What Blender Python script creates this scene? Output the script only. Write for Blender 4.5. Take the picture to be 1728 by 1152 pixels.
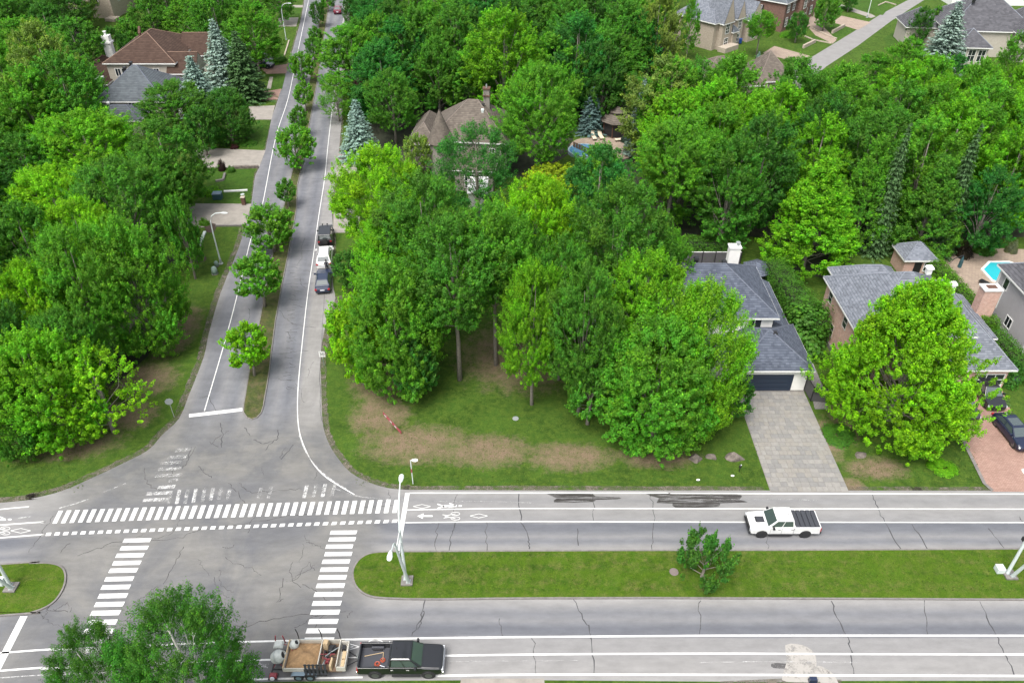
import bpy, bmesh, math, random
import numpy as np
from mathutils import Vector, Matrix
R=math.radians
S=bpy.context.scene
for o in list(bpy.data.objects): bpy.data.objects.remove(o)
COL=S.collection
# ------------------------------------------------------------------ camera
CAMH=52.0; PITCH=37.09; F=1334.0            # metres, degrees below the horizon, focal length for a 1728 px wide frame
cam=bpy.data.objects.new('camera',bpy.data.cameras.new('camera')); COL.objects.link(cam)
cam.location=(0,0,CAMH); cam.rotation_euler=(R(90-PITCH),0,0)
cam.data.sensor_width=36; cam.data.lens=36*F/1728; cam.data.clip_start=1; cam.data.clip_end=3000
S.camera=cam
# ------------------------------------------------------------------ sky, sun, exposure (bright overcast)
SUN_EL=62; SUN_AZ=-150                        # azimuth measured from +Y (away from the camera) towards +X
w=bpy.data.worlds.new('World'); S.world=w; w.use_nodes=True
nt=w.node_tree; nt.nodes.clear()
sk=nt.nodes.new('ShaderNodeTexSky'); sk.sky_type='NISHITA'; sk.sun_disc=False
sk.sun_elevation=R(SUN_EL); sk.sun_rotation=R(SUN_AZ); sk.air_density=1.0; sk.dust_density=4.5; sk.ozone_density=0.6
hs=nt.nodes.new('ShaderNodeHueSaturation'); hs.inputs['Saturation'].default_value=0.38
bg=nt.nodes.new('ShaderNodeBackground'); bg.inputs[1].default_value=0.125
wo=nt.nodes.new('ShaderNodeOutputWorld')
nt.links.new(sk.outputs[0],hs.inputs['Color']); nt.links.new(hs.outputs[0],bg.inputs[0]); nt.links.new(bg.outputs[0],wo.inputs[0])
sl=bpy.data.lights.new('sun','SUN'); sl.energy=1.5; sl.angle=R(30); sl.color=(1,.97,.92)
so=bpy.data.objects.new('sun',sl); COL.objects.link(so)
d=Vector((math.sin(R(SUN_AZ))*math.cos(R(SUN_EL)),math.cos(R(SUN_AZ))*math.cos(R(SUN_EL)),math.sin(R(SUN_EL))))
so.rotation_euler=d.to_track_quat('Z','Y').to_euler(); so.location=d*200
S.view_settings.view_transform='Standard'; S.view_settings.look='None'; S.view_settings.gamma=1
S.view_settings.exposure=1.3; S.view_settings.use_curve_mapping=False
# ------------------------------------------------------------------ helpers
CT,ST=math.cos(R(PITCH)),math.sin(R(PITCH)); TT=ST/CT; HOR=576-F*TT
def W(px,py,z=0.0):
    """the place at height z that shows at full-size pixel (px,py) of the photograph"""
    v=py-HOR; hh=CAMH-z
    return Vector(((px-864)*hh/(v*CT), hh*(F/(CT*CT)/v-TT), z))
def ppm(py,z=0): return (py-HOR)*CT/(CAMH-z)
def height_at(Y,py): return CAMH-Y/(F/(CT*CT)/(py-HOR)-TT)
def tag(o,label=None,cat=None,group=None,kind=None):
    if label: o['label']=label
    if cat: o['category']=cat
    if group: o['group']=group
    if kind: o['kind']=kind
    return o
def empty(name,loc=(0,0,0),rz=0,label=None,cat=None,group=None,kind=None):
    o=bpy.data.objects.new(name,None); COL.objects.link(o); o.location=loc; o.rotation_euler=(0,0,rz); o.empty_display_size=.3
    return tag(o,label,cat,group,kind)
class MB:
    def __init__(s): s.v=[]; s.f=[]
    def add(s,vs,fs):
        n=len(s.v); s.v+= [tuple(x) for x in vs]; s.f+=[tuple(i+n for i in f) for f in fs]; return s
    def box(s,x0,x1,y0,y1,z0,z1,tx=0,ty=0):
        return s.add([(x0,y0,z0),(x1,y0,z0),(x1,y1,z0),(x0,y1,z0),(x0+tx,y0+ty,z1),(x1-tx,y0+ty,z1),(x1-tx,y1-ty,z1),(x0+tx,y1-ty,z1)],
          [(3,2,1,0),(4,5,6,7),(0,1,5,4),(1,2,6,5),(2,3,7,6),(3,0,4,7)])
    def tube(s,pts,rad,n=8,cap=True):
        pts=[Vector(p) for p in pts]
        if not isinstance(rad,(list,tuple)): rad=[rad]*len(pts)
        rings=[]
        for i,p in enumerate(pts):
            t=(pts[min(i+1,len(pts)-1)]-pts[max(i-1,0)]).normalized()
            a=t.cross(Vector((0,0,1)) if abs(t.z)<.9 else Vector((1,0,0))).normalized(); b=t.cross(a).normalized()
            rings.append([p+(a*math.cos(2*math.pi*k/n)+b*math.sin(2*math.pi*k/n))*rad[i] for k in range(n)])
        vs=[q for r in rings for q in r]; fs=[]
        for i in range(len(pts)-1):
            for k in range(n):
                k2=(k+1)%n; fs.append((i*n+k,i*n+k2,(i+1)*n+k2,(i+1)*n+k))
        if cap: fs.append(tuple(range(n))[::-1]); fs.append(tuple((len(pts)-1)*n+k for k in range(n)))
        return s.add(vs,fs)
    def prism(s,pts,z0,z1):
        n=len(pts); vs=[(p[0],p[1],z0) for p in pts]+[(p[0],p[1],z1) for p in pts]
        return s.add(vs,[tuple(range(n))[::-1],tuple(range(n,2*n))]+[(i,(i+1)%n,n+(i+1)%n,n+i) for i in range(n)])
    def lathe(s,prof,c=(0,0,0),n=14,axis='z'):
        vs=[]
        for r_,z in prof:
            for k in range(n):
                a=2*math.pi*k/n; x,y=r_*math.cos(a),r_*math.sin(a)
                p=(x,y,z) if axis=='z' else ((x,z,y) if axis=='y' else (z,x,y))
                vs.append((p[0]+c[0],p[1]+c[1],p[2]+c[2]))
        fs=[]
        for i in range(len(prof)-1):
            for k in range(n):
                k2=(k+1)%n; fs.append((i*n+k,i*n+k2,(i+1)*n+k2,(i+1)*n+k))
        fs.append(tuple(range(n))[::-1]); fs.append(tuple((len(prof)-1)*n+k for k in range(n)))
        return s.add(vs,fs)
    def loft(s,secs):
        n=len(secs[0]); vs=[p for q in secs for p in q]; fs=[]
        for i in range(len(secs)-1):
            for k in range(n):
                k2=(k+1)%n; fs.append((i*n+k,(i+1)*n+k,(i+1)*n+k2,i*n+k2))
        fs.append(tuple(range(n))); fs.append(tuple((len(secs)-1)*n+k for k in range(n))[::-1])
        return s.add(vs,fs)
    def build(s,name,mat,parent=None,smooth=False,bevel=0,fix=True,**k):
        me=bpy.data.meshes.new(name); me.from_pydata(s.v,[],s.f)
        if fix:
            bm=bmesh.new(); bm.from_mesh(me)
            bmesh.ops.recalc_face_normals(bm,faces=bm.faces); bm.to_mesh(me); bm.free()
        me.materials.append(mat)
        if smooth: me.polygons.foreach_set('use_smooth',[True]*len(me.polygons))
        o=bpy.data.objects.new(name,me); COL.objects.link(o)
        if parent: o.parent=parent
        if bevel:
            m=o.modifiers.new('b','BEVEL'); m.width=bevel; m.segments=2; m.limit_method='ANGLE'; m.angle_limit=R(35)
        return tag(o,**k)
def inst(name,me,parent=None,loc=(0,0,0),rz=0,sc=(1,1,1),**k):
    o=bpy.data.objects.new(name,me); COL.objects.link(o); o.location=loc; o.rotation_euler=(0,0,rz); o.scale=sc
    if parent: o.parent=parent
    return tag(o,**k)
def copy_thing(root,loc=None,rz=None,label=None):
    def rec(o,par):
        c=o.copy(); COL.objects.link(c)
        if par: c.parent=par
        for ch in o.children: rec(ch,c)
        return c
    r=rec(root,None)
    if loc is not None: r.location=loc
    if rz is not None: r.rotation_euler=(0,0,rz)
    if label: r['label']=label
    return r
def smooth(pts,n=6,closed=False):
    """Catmull-Rom through 2D points"""
    P=[Vector((p[0],p[1],0)) for p in pts]; out=[]; N=len(P)
    for i in range(N if closed else N-1):
        g=(lambda k:P[k%N]) if closed else (lambda k:P[max(0,min(N-1,k))])
        a,b,c,e=g(i-1),g(i),g(i+1),g(i+2)
        for j in range(n):
            t=j/n
            q=.5*((2*b)+(c-a)*t+(2*a-5*b+4*c-e)*t*t+(3*b-a-3*c+e)*t**3); out.append((q.x,q.y))
    if not closed: out.append((P[-1].x,P[-1].y))
    return out
def sheet_w(name,pts,z,mat,parent=None,thick=None,**k):
    """flat polygon on the ground from world points"""
    me=bpy.data.meshes.new(name); bm=bmesh.new()
    vs=[bm.verts.new((p[0],p[1],z)) for p in pts]; f=bm.faces.new(vs)
    f.normal_update()
    if f.normal.z<0: f.normal_flip()
    if thick:
        g=bmesh.ops.extrude_face_region(bm,geom=[f]); 
        for e in g['geom']:
            if isinstance(e,bmesh.types.BMVert): e.co.z-=thick
        bmesh.ops.recalc_face_normals(bm,faces=bm.faces)
    bmesh.ops.triangulate(bm,faces=bm.faces,ngon_method='EAR_CLIP')
    bm.to_mesh(me); bm.free(); me.materials.append(mat)
    o=bpy.data.objects.new(name,me); COL.objects.link(o)
    if parent: o.parent=parent
    return tag(o,**k)
def sheet(name,px,z,mat,parent=None,**k):
    return sheet_w(name,[W(x,y) for x,y in px],z,mat,parent,**k)
def strip_w(pts,wd,z,jit=0,rnd=None):
    """ribbon mesh data along world points"""
    m=MB(); n=len(pts); vs=[]
    for i in range(n):
        a=Vector(pts[max(i-1,0)][:2]); b=Vector(pts[min(i+1,n-1)][:2]); t=(b-a); t=t.normalized() if t.length>1e-6 else Vector((1,0))
        nn=Vector((-t.y,t.x)); ww=wd if not isinstance(wd,(list,tuple)) else wd[i]
        j=(rnd.uniform(-jit,jit),rnd.uniform(-jit,jit)) if jit else (0,0)
        p=Vector(pts[i][:2]); q=p+nn*(ww/2+j[0]); r=p-nn*(ww/2+j[1]); vs+=[(q.x,q.y,z),(r.x,r.y,z)]
    fs=[(2*i,2*i+1,2*i+3,2*i+2) for i in range(n-1)]
    return m.add(vs,fs)
def line(name,px,wd,z,mat,parent=None,n=5,jit=0,seed=1,**k):
    pts=smooth([W(x,y)[:2] for x,y in px],n) if len(px)>2 else [W(x,y)[:2] for x,y in px]
    return strip_w(pts,wd,z,jit,random.Random(seed)).build(name,mat,parent,**k)
# ------------------------------------------------------------------ materials
def nn(t,ty,**k):
    n=t.nodes.new(ty)
    for a,b in k.items():
        if a.startswith('i'): n.inputs[int(a[1:])].default_value=b
        else: setattr(n,a,b)
    return n
def mat(name,col,rough=.8,metal=0,var=0,vs=3,bump=0,bs=20,spec=.5,coat=0,emis=None):
    m=bpy.data.materials.new(name); m.use_nodes=True; t=m.node_tree; b=t.nodes['Principled BSDF']; L=t.links.new
    b.inputs['Base Color'].default_value=(*col,1); b.inputs['Roughness'].default_value=rough; b.inputs['Metallic'].default_value=metal
    b.inputs['Specular IOR Level'].default_value=spec
    if coat: b.inputs['Coat Weight'].default_value=coat; b.inputs['Coat Roughness'].default_value=.05
    if var or bump: g=nn(t,'ShaderNodeNewGeometry')
    if var:
        n=nn(t,'ShaderNodeTexNoise'); n.inputs['Scale'].default_value=vs; n.inputs['Detail'].default_value=8; n.inputs['Roughness'].default_value=.7
        L(g.outputs['Position'],n.inputs['Vector'])
        r=nn(t,'ShaderNodeMapRange'); r.inputs[1].default_value=.3; r.inputs[2].default_value=.7; r.inputs[3].default_value=1-var; r.inputs[4].default_value=1+var
        L(n.outputs[0],r.inputs[0]); mx=nn(t,'ShaderNodeVectorMath',operation='SCALE'); mx.inputs[0].default_value=col
        L(r.outputs[0],mx.inputs['Scale']); L(mx.outputs[0],b.inputs['Base Color'])
    if bump:
        n2=nn(t,'ShaderNodeTexNoise'); n2.inputs['Scale'].default_value=bs; n2.inputs['Detail'].default_value=6; L(g.outputs['Position'],n2.inputs['Vector'])
        bp=nn(t,'ShaderNodeBump'); bp.inputs['Strength'].default_value=bump; bp.inputs['Distance'].default_value=.05
        L(n2.outputs[0],bp.inputs['Height']); L(bp.outputs[0],b.inputs['Normal'])
    return m
class NG:
    """tiny node-graph writer"""
    def __init__(s,m):
        s.t=m.node_tree; s.L=s.t.links.new; s.b=s.t.nodes['Principled BSDF']; s.pos=nn(s.t,'ShaderNodeNewGeometry').outputs['Position']
        sp=nn(s.t,'ShaderNodeSeparateXYZ'); s.L(s.pos,sp.inputs[0]); s.x,s.y,s.z=sp.outputs
    def _in(s,sock,v):
        if hasattr(v,'links') or hasattr(v,'is_linked'): s.L(v,sock)
        else: sock.default_value=v
    def m(s,op,a,b=0.0,c=None,clamp=False):
        n=nn(s.t,'ShaderNodeMath',operation=op); n.use_clamp=clamp; s._in(n.inputs[0],a); s._in(n.inputs[1],b)
        if c is not None: s._in(n.inputs[2],c)
        return n.outputs[0]
    def noise(s,scale,detail=4,rough=.6,vec=None,stretch=None,dist=0):
        n=nn(s.t,'ShaderNodeTexNoise'); n.inputs['Scale'].default_value=scale; n.inputs['Detail'].default_value=detail; n.inputs['Roughness'].default_value=rough; n.inputs['Distortion'].default_value=dist
        v=vec or s.pos
        if stretch:
            mp=nn(s.t,'ShaderNodeVectorMath',operation='MULTIPLY'); s.L(v,mp.inputs[0]); mp.inputs[1].default_value=stretch; v=mp.outputs[0]
        s.L(v,n.inputs['Vector']); return n.outputs[0]
    def rng(s,v,a,b,c=0.0,d=1.0,smooth=False):
        n=nn(s.t,'ShaderNodeMapRange'); n.interpolation_type='SMOOTHSTEP' if smooth else 'LINEAR'
        s._in(n.inputs[0],v); n.inputs[1].default_value=a; n.inputs[2].default_value=b; n.inputs[3].default_value=c; n.inputs[4].default_value=d; return n.outputs[0]
    def mix(s,f,a,b,mode='MIX'):
        n=nn(s.t,'ShaderNodeMix',data_type='RGBA',blend_type=mode); s._in(n.inputs[0],f)
        for k,v in ((6,a),(7,b)):
            if isinstance(v,tuple): n.inputs[k].default_value=(*v,1)
            else: s.L(v,n.inputs[k])
        return n.outputs[2]
    def val(s,c,v):
        n=nn(s.t,'ShaderNodeVectorMath',operation='SCALE')
        if isinstance(c,tuple): n.inputs[0].default_value=c
        else: s.L(c,n.inputs[0])
        s._in(n.inputs['Scale'],v); return n.outputs[0]
    def ramp(s,v,stops):
        n=nn(s.t,'ShaderNodeValToRGB'); e=n.color_ramp.elements
        while len(e)<len(stops): e.new(.5)
        for i,(p,c) in enumerate(stops): e[i].position=p; e[i].color=(c,c,c,1) if not isinstance(c,tuple) else (*c,1)
        s._in(n.inputs[0],v); return n.outputs[0]
    def comb(s,x,y,z):
        n=nn(s.t,'ShaderNodeCombineXYZ'); s._in(n.inputs[0],x); s._in(n.inputs[1],y); s._in(n.inputs[2],z); return n.outputs[0]
    def blob(s,lst,rx=None):
        """soft union of ellipses (x,y,rx,ry)"""
        tot=None
        for (cx,cy,ax,ay) in lst:
            a=s.m('DIVIDE',s.m('SUBTRACT',s.x,cx),ax); b=s.m('DIVIDE',s.m('SUBTRACT',s.y,cy),ay)
            dd=s.m('ADD',s.m('MULTIPLY',a,a),s.m('MULTIPLY',b,b)); v=s.rng(dd,0.1,1.6,1,0)
            tot=v if tot is None else s.m('MAXIMUM',tot,v)
        return tot
    def color(s,c): s.L(c,s.b.inputs['Base Color'])
    def bump(s,h,st=.4,dist=.03):
        n=nn(s.t,'ShaderNodeBump'); n.inputs['Strength'].default_value=st; n.inputs['Distance'].default_value=dist; s.L(h,n.inputs['Height']); s.L(n.outputs[0],s.b.inputs['Normal'])
M={}
# lawn
def lawn(name,base,dry,dryamt,ells,thr=.45,stripes=False):
    m=mat(name,(.1,.1,.1),.95,spec=.15); g=NG(m)
    c=g.mix(g.rng(g.noise(.35,5,.6),.35,.65),base,tuple(x*.62 for x in base))
    c=g.mix(g.rng(g.noise(1.6,6,.7),.42,.62,0,.75),c,(base[0]*1.7,base[1]*1.25,base[2]*1.3))
    c=g.mix(g.rng(g.noise(6,3,.7),.5,.72,0,.5),c,tuple(x*.5 for x in base))
    n=g.m('ADD',g.m('MULTIPLY',g.noise(.9,8,.75),.56),g.m('MULTIPLY',g.noise(4.0,8,.9),.44))
    if ells:
        k=g.m('MULTIPLY',g.blob(ells),dryamt); f=g.rng(g.m('ADD',g.m('MULTIPLY',g.rng(n,.3,.7),.62),k),thr+.28,thr+.62)
        c=g.mix(f,c,dry)
    else:
        c=g.mix(g.rng(n,.48,.62,0,dryamt),c,dry)
    if stripes: c=g.mix(g.rng(g.noise(1.0,2,.5,stretch=(.05,1.6,1)),.4,.6,0,.5),c,(base[0]*1.35,base[1]*1.12,base[2]*.9))
    fine=g.noise(14,4,.8); c=g.val(c,g.rng(fine,.3,.7,.62,1.38)); g.color(c); g.bump(g.noise(9,5,.8),.7,.09)
    return m
def wl(l): return [(*W(x,y)[:2],a,b) for x,y,a,b in l]
M['lawn']=lawn('lawn',(.042,.092,.011),(.16,.118,.078),.7,wl([(700,748,7,3.6),(820,760,6,3),(640,700,4,4),(960,770,6,2.5),(1110,770,5,2.2),(1420,700,1.6,5),(1400,740,1.4,4),(110,745,7,3.5),(215,700,4,3),(300,560,3,7),(240,640,5,4),(1440,820,1.5,1.5),(880,600,9,8),(1480,790,4,2),(640,640,4,5)]))
M['median']=lawn('median_grass',(.040,.092,.006),(.13,.12,.04),.75,None,stripes=True)
M['strip']=lawn('strip_grass',(.052,.075,.022),(.115,.088,.056),.85,None)
M['brightlawn']=lawn('bright_lawn',(.034,.088,.010),(.10,.11,.04),.1,None)
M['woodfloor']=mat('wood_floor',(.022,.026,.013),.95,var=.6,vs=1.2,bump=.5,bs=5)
M['soil']=mat('soil',(.075,.052,.036),.95,var=.5,vs=2.5,bump=.6,bs=15)
M['mulch']=mat('mulch',(.04,.026,.02),.95,var=.6,vs=8,bump=.6,bs=30)
m=mat('verge_dirt',(.17,.145,.12),.95); g=NG(m)
g.color(g.mix(g.rng(g.noise(6,7,.8),.35,.65),(.155,.135,.11),(.095,.085,.06))); g.bump(g.noise(25,4,.8),.6,.04); g.L(g.rng(g.noise(.85,10,.82),.40,.60,0,.95),g.b.inputs['Alpha']); M['dirt']=m
# asphalt of the main road: lane bands run along the road, which bends away to the left
def side_asphalt(g):
    """wheel-track bands that run along the side street"""
    cx=g.m('ADD',g.x,g.m('MULTIPLY',g.m('SUBTRACT',g.y,57.7),.1366))
    tr=g.m('ADD',cx,g.m('MULTIPLY',g.noise(.4,3,.5,stretch=(1,.12,1)),.7))
    band=g.ramp(g.rng(tr,-34,-17),[(0,.205),(.14,.20),(.2,.15),(.27,.135),(.34,.16),(.41,.135),(.47,.185),(.56,.175),(.60,.132),(.66,.16),(.72,.13),(.765,.155),(.80,.2),(1,.205)])
    c=g.mix(1.0,g.mix(g.rng(band,.13,.2),(.92,.95,1.07),(1.03,1.0,.97)),band,'MULTIPLY')
    return g.val(c,g.rng(g.noise(.5,6,.7,stretch=(1,.35,1)),.3,.7,.8,1.18))
m=mat('asphalt_main',(.2,.2,.2),.88,spec=.25); g=NG(m)
u=g.m('MAXIMUM',g.m('DIVIDE',g.m('SUBTRACT',-9.0,g.x),33.0),0.0); yc=g.m('ADD',g.y,g.m('MULTIPLY',g.m('POWER',u,1.35),1.75))
yn_=g.m('ADD',yc,g.m('MULTIPLY',g.m('SUBTRACT',g.noise(.5,3,.5,stretch=(.25,1,1)),.5),.5))
t0=g.rng(yn_,28.0,50.0)
def P_(Y): return (Y-28)/22
band=g.ramp(t0,[(P_(29.3),.222),(P_(30.6),.205),(P_(31.6),.192),(P_(32.9),.190),(P_(33.2),.122),(P_(33.8),.112),(P_(34.4),.165),(P_(35.0),.142),(P_(35.7),.190),(P_(36.3),.225),(P_(40.7),.215),
  (P_(41.2),.190),(P_(41.7),.135),(P_(42.2),.175),(P_(42.9),.120),(P_(43.5),.112),(P_(43.8),.182),(P_(45.2),.198),(P_(46.1),.178),(P_(47),.205)])
tint=g.mix(g.rng(band,.11,.2),(.91,.95,1.08),(1.02,1.0,.98))
inter=g.m('MULTIPLY',g.rng(g.x,-41,-36,0,1,True),g.rng(g.x,-12.5,-9.5,1,0,True))
big=g.noise(.16,6,.62,dist=.6); patch=g.mix(g.rng(big,.38,.62),(.104,.106,.113),(.16,.156,.148))
road=g.mix(1.0,tint,band,'MULTIPLY')
c=g.mix(inter,road,patch)
north=g.rng(yc,47.5,50.5,0,1,True); c=g.mix(north,c,g.mix(g.rng(g.noise(.35,6,.65),.4,.6),(.108,.109,.112),(.15,.146,.138)))
c=g.mix(g.m('MULTIPLY',g.rng(yc,52,60,0,1,True),g.rng(g.x,-10,-14,0,1)),c,side_asphalt(g))
c=g.val(c,g.rng(g.noise(1.4,6,.7,stretch=(.35,1,1)),.3,.7,.86,1.13)); c=g.val(c,g.rng(g.noise(18,5,.85),.3,.7,.84,1.15)); g.color(c); g.bump(g.noise(60,3,.8),.25,.01); M['asphalt']=m
M['asphalt3']=mat('asphalt_far',(.19,.185,.18),.9,var=.12,vs=.5)
m=mat('paint_white',(.72,.72,.70),.7); g=NG(m); g.color(g.mix(g.rng(g.noise(4,8,.8),.48,.70,0,.62),(.60,.60,.585),(.30,.30,.29))); M['paint']=m
def worn(name,a,b,sc=2.2):
    m=mat(name,(.6,.6,.6),.75); g=NG(m); al=g.rng(g.noise(sc,8,.85),a,b); g.color(g.val((.55,.55,.54),1.0)); g.L(al,g.b.inputs['Alpha']); return m
M['worn']=worn('paint_worn',.40,.62); M['faint']=worn('paint_faint',.46,.70)
m=worn('wet_stain',.43,.5,1.6); g=NG(m); m.node_tree.nodes['Principled BSDF'].inputs['Roughness'].default_value=.45
def wet():
    m=mat('wet_asphalt',(.040,.036,.034),.4); g=NG(m); g.L(g.rng(g.noise(1.1,9,.85,stretch=(.22,4.5,1)),.43,.53),g.b.inputs['Alpha']); return m
M['wet']=wet()
def spill():
    m=mat('concrete_spill',(.30,.285,.262),.8); g=NG(m); g.L(g.rng(g.noise(1.3,8,.8),.33,.5,.1,.95),g.b.inputs['Alpha']); return m
M['spill']=spill()
M['crack']=mat('crack_sealant',(.045,.045,.048),.85)
m=mat('crack_hair',(.07,.068,.068),.9); g=NG(m); g.L(g.rng(g.noise(3,6,.8),.38,.55,.15,.9),g.b.inputs['Alpha']); M['hair']=m
M['kerb']=mat('kerb_concrete',(.15,.14,.13),.85,var=.3,vs=3)
M['concrete']=mat('driveway_concrete',(.23,.21,.185),.85,var=.2,vs=.9,bump=.1)
M['pinkpave']=None
def pavemat(name,a,b,sx,sy,joint=.03):
    m=mat(name,a,.88); g=NG(m); br=nn(g.t,'ShaderNodeTexBrick'); br.inputs['Color1'].default_value=(*a,1); br.inputs['Color2'].default_value=(*b,1)
    br.inputs['Mortar'].default_value=(*[x*.6 for x in a],1); br.inputs['Scale'].default_value=1; br.inputs['Brick Width'].default_value=sx; br.inputs['Row Height'].default_value=sy; br.inputs['Mortar Size'].default_value=joint*.5
    g.L(g.pos,br.inputs['Vector']); g.color(g.val(br.outputs[0],g.rng(g.noise(.8,6,.7),.3,.7,.85,1.15))); return m
M['pinkpave']=pavemat('pink_pavers',(.25,.15,.12),(.31,.20,.16),.22,.11,.02)
M['tanpave']=pavemat('tan_pavers',(.28,.22,.17),(.24,.185,.145),.4,.4,.03)
M['greypave']=pavemat('grey_pavers',(.17,.16,.155),(.20,.185,.18),.3,.2,.03)
for i,cc in enumerate([(.195,.187,.175),(.215,.206,.192),(.175,.17,.164),(.205,.193,.174)]): M['slab%d'%i]=mat('slab_%d'%i,cc,.85,var=.14,vs=3,bump=.1)
# roofs
def shingle(name,a,dk,lt,rw=.14,cw=.33):
    m=mat(name,a,.9,spec=.25); g=NG(m)
    tc=nn(g.t,'ShaderNodeTexCoord').outputs['Object']; sp=nn(g.t,'ShaderNodeSeparateXYZ'); g.L(tc,sp.inputs[0]); x,y,z=sp.outputs
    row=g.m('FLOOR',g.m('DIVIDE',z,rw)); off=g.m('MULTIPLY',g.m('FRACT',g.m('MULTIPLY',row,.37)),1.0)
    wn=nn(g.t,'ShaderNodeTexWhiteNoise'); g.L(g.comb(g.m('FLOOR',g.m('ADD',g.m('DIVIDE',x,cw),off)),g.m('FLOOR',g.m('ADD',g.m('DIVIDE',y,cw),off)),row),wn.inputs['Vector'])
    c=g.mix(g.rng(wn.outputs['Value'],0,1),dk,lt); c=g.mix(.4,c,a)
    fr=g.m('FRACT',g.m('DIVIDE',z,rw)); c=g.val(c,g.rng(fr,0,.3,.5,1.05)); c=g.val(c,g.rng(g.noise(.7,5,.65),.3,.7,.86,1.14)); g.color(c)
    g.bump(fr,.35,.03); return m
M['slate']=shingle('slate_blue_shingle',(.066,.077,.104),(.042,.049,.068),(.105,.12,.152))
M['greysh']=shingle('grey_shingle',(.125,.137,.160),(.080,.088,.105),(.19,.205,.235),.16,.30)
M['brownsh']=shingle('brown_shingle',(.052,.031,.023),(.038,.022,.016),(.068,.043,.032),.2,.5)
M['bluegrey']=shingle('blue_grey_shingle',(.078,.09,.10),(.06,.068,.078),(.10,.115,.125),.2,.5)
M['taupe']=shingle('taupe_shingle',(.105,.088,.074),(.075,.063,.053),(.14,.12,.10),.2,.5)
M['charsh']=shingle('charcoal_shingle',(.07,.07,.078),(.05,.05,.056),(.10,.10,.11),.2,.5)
M['cap']=mat('ridge_cap_grey',(.16,.175,.205),.9,var=.2,vs=5); M['capb']=mat('ridge_cap_brown',(.17,.11,.08),.9); M['capt']=mat('ridge_cap_taupe',(.17,.14,.12),.9); M['capd']=mat('ridge_cap_dark',(.10,.112,.145),.9,var=.2,vs=5)
M['white']=mat('white_trim',(.66,.66,.64),.6); M['taupewall']=mat('grey_taupe_wall',(.20,.18,.16),.9,var=.1,vs=3); M['whitewall']=mat('white_siding',(.70,.69,.66),.75,var=.05,vs=2)
M['cream']=mat('cream_stone',(.38,.35,.30),.85,var=.12,vs=3); M['stone']=mat('beige_stone',(.34,.29,.235),.85,var=.25,vs=4,bump=.3,bs=4)
M['stucco']=mat('grey_stucco',(.35,.335,.35),.9,var=.06,vs=2,bump=.2,bs=30)
def brick(name,a,b,mo,sx=.24,sy=.08):
    m=mat(name,a,.9); g=NG(m); tc=nn(g.t,'ShaderNodeTexCoord').outputs['Object']; sp=nn(g.t,'ShaderNodeSeparateXYZ'); g.L(tc,sp.inputs[0])
    br=nn(g.t,'ShaderNodeTexBrick'); br.inputs['Color1'].default_value=(*a,1); br.inputs['Color2'].default_value=(*b,1); br.inputs['Mortar'].default_value=(*mo,1); br.inputs['Scale'].default_value=1
    br.inputs['Brick Width'].default_value=sx; br.inputs['Row Height'].default_value=sy; br.inputs['Mortar Size'].default_value=.012
    g.L(g.comb(g.m('ADD',sp.outputs[0],sp.outputs[1]),sp.outputs[2],0.0),br.inputs['Vector']); g.color(g.val(br.outputs[0],g.rng(g.noise(2.5,6,.8),.3,.7,.72,1.28))); g.bump(br.outputs[1],-.3,.01); return m
M['pinkbrick']=brick('pink_brick',(.42,.215,.16),(.48,.30,.235),(.42,.34,.30)); M['redbrick']=brick('dark_red_brick',(.115,.05,.038),(.15,.07,.05),(.16,.12,.1))
M['glass']=mat('window_glass',(.02,.025,.03),.08,spec=.8); M['dark']=mat('dark_metal',(.015,.015,.017),.45); M['navydoor']=mat('navy_garage_door',(.012,.022,.042),.45)
M['galv']=mat('galvanised_steel',(.36,.39,.39),.5,.5); M['lampwhite']=mat('lamp_housing',(.5,.55,.54),.5); M['greygreen']=mat('utility_green_grey',(.18,.25,.22),.7); M['teal']=mat('transformer_teal',(.022,.065,.075),.6)
M['rust']=mat('rust_brown',(.09,.045,.03),.8); M['rock']=mat('boulder_rock',(.125,.105,.09),.9,var=.55,vs=2.5,bump=.8,bs=6)
M['blueplastic']=mat('blue_plastic',(.01,.05,.22),.45); M['blackplastic']=mat('black_plastic',(.012,.012,.014),.5); M['wood']=mat('weathered_wood',(.13,.085,.055),.85,var=.3,vs=6)
M['fence']=mat('grey_fence_panel',(.07,.068,.072),.7); M['iron']=mat('cast_iron',(.15,.12,.11),.8,var=.3,vs=15)
m=mat('pool_water',(.03,.36,.42),.08); M['pool']=m
M['pool2']=mat('spa_water',(.09,.22,.34),.1,var=.5,vs=1.5); M['vinyl']=mat('pool_wall',(.25,.33,.38),.6); M['cushion']=mat('cream_cushion',(.55,.48,.36),.8)
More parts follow.
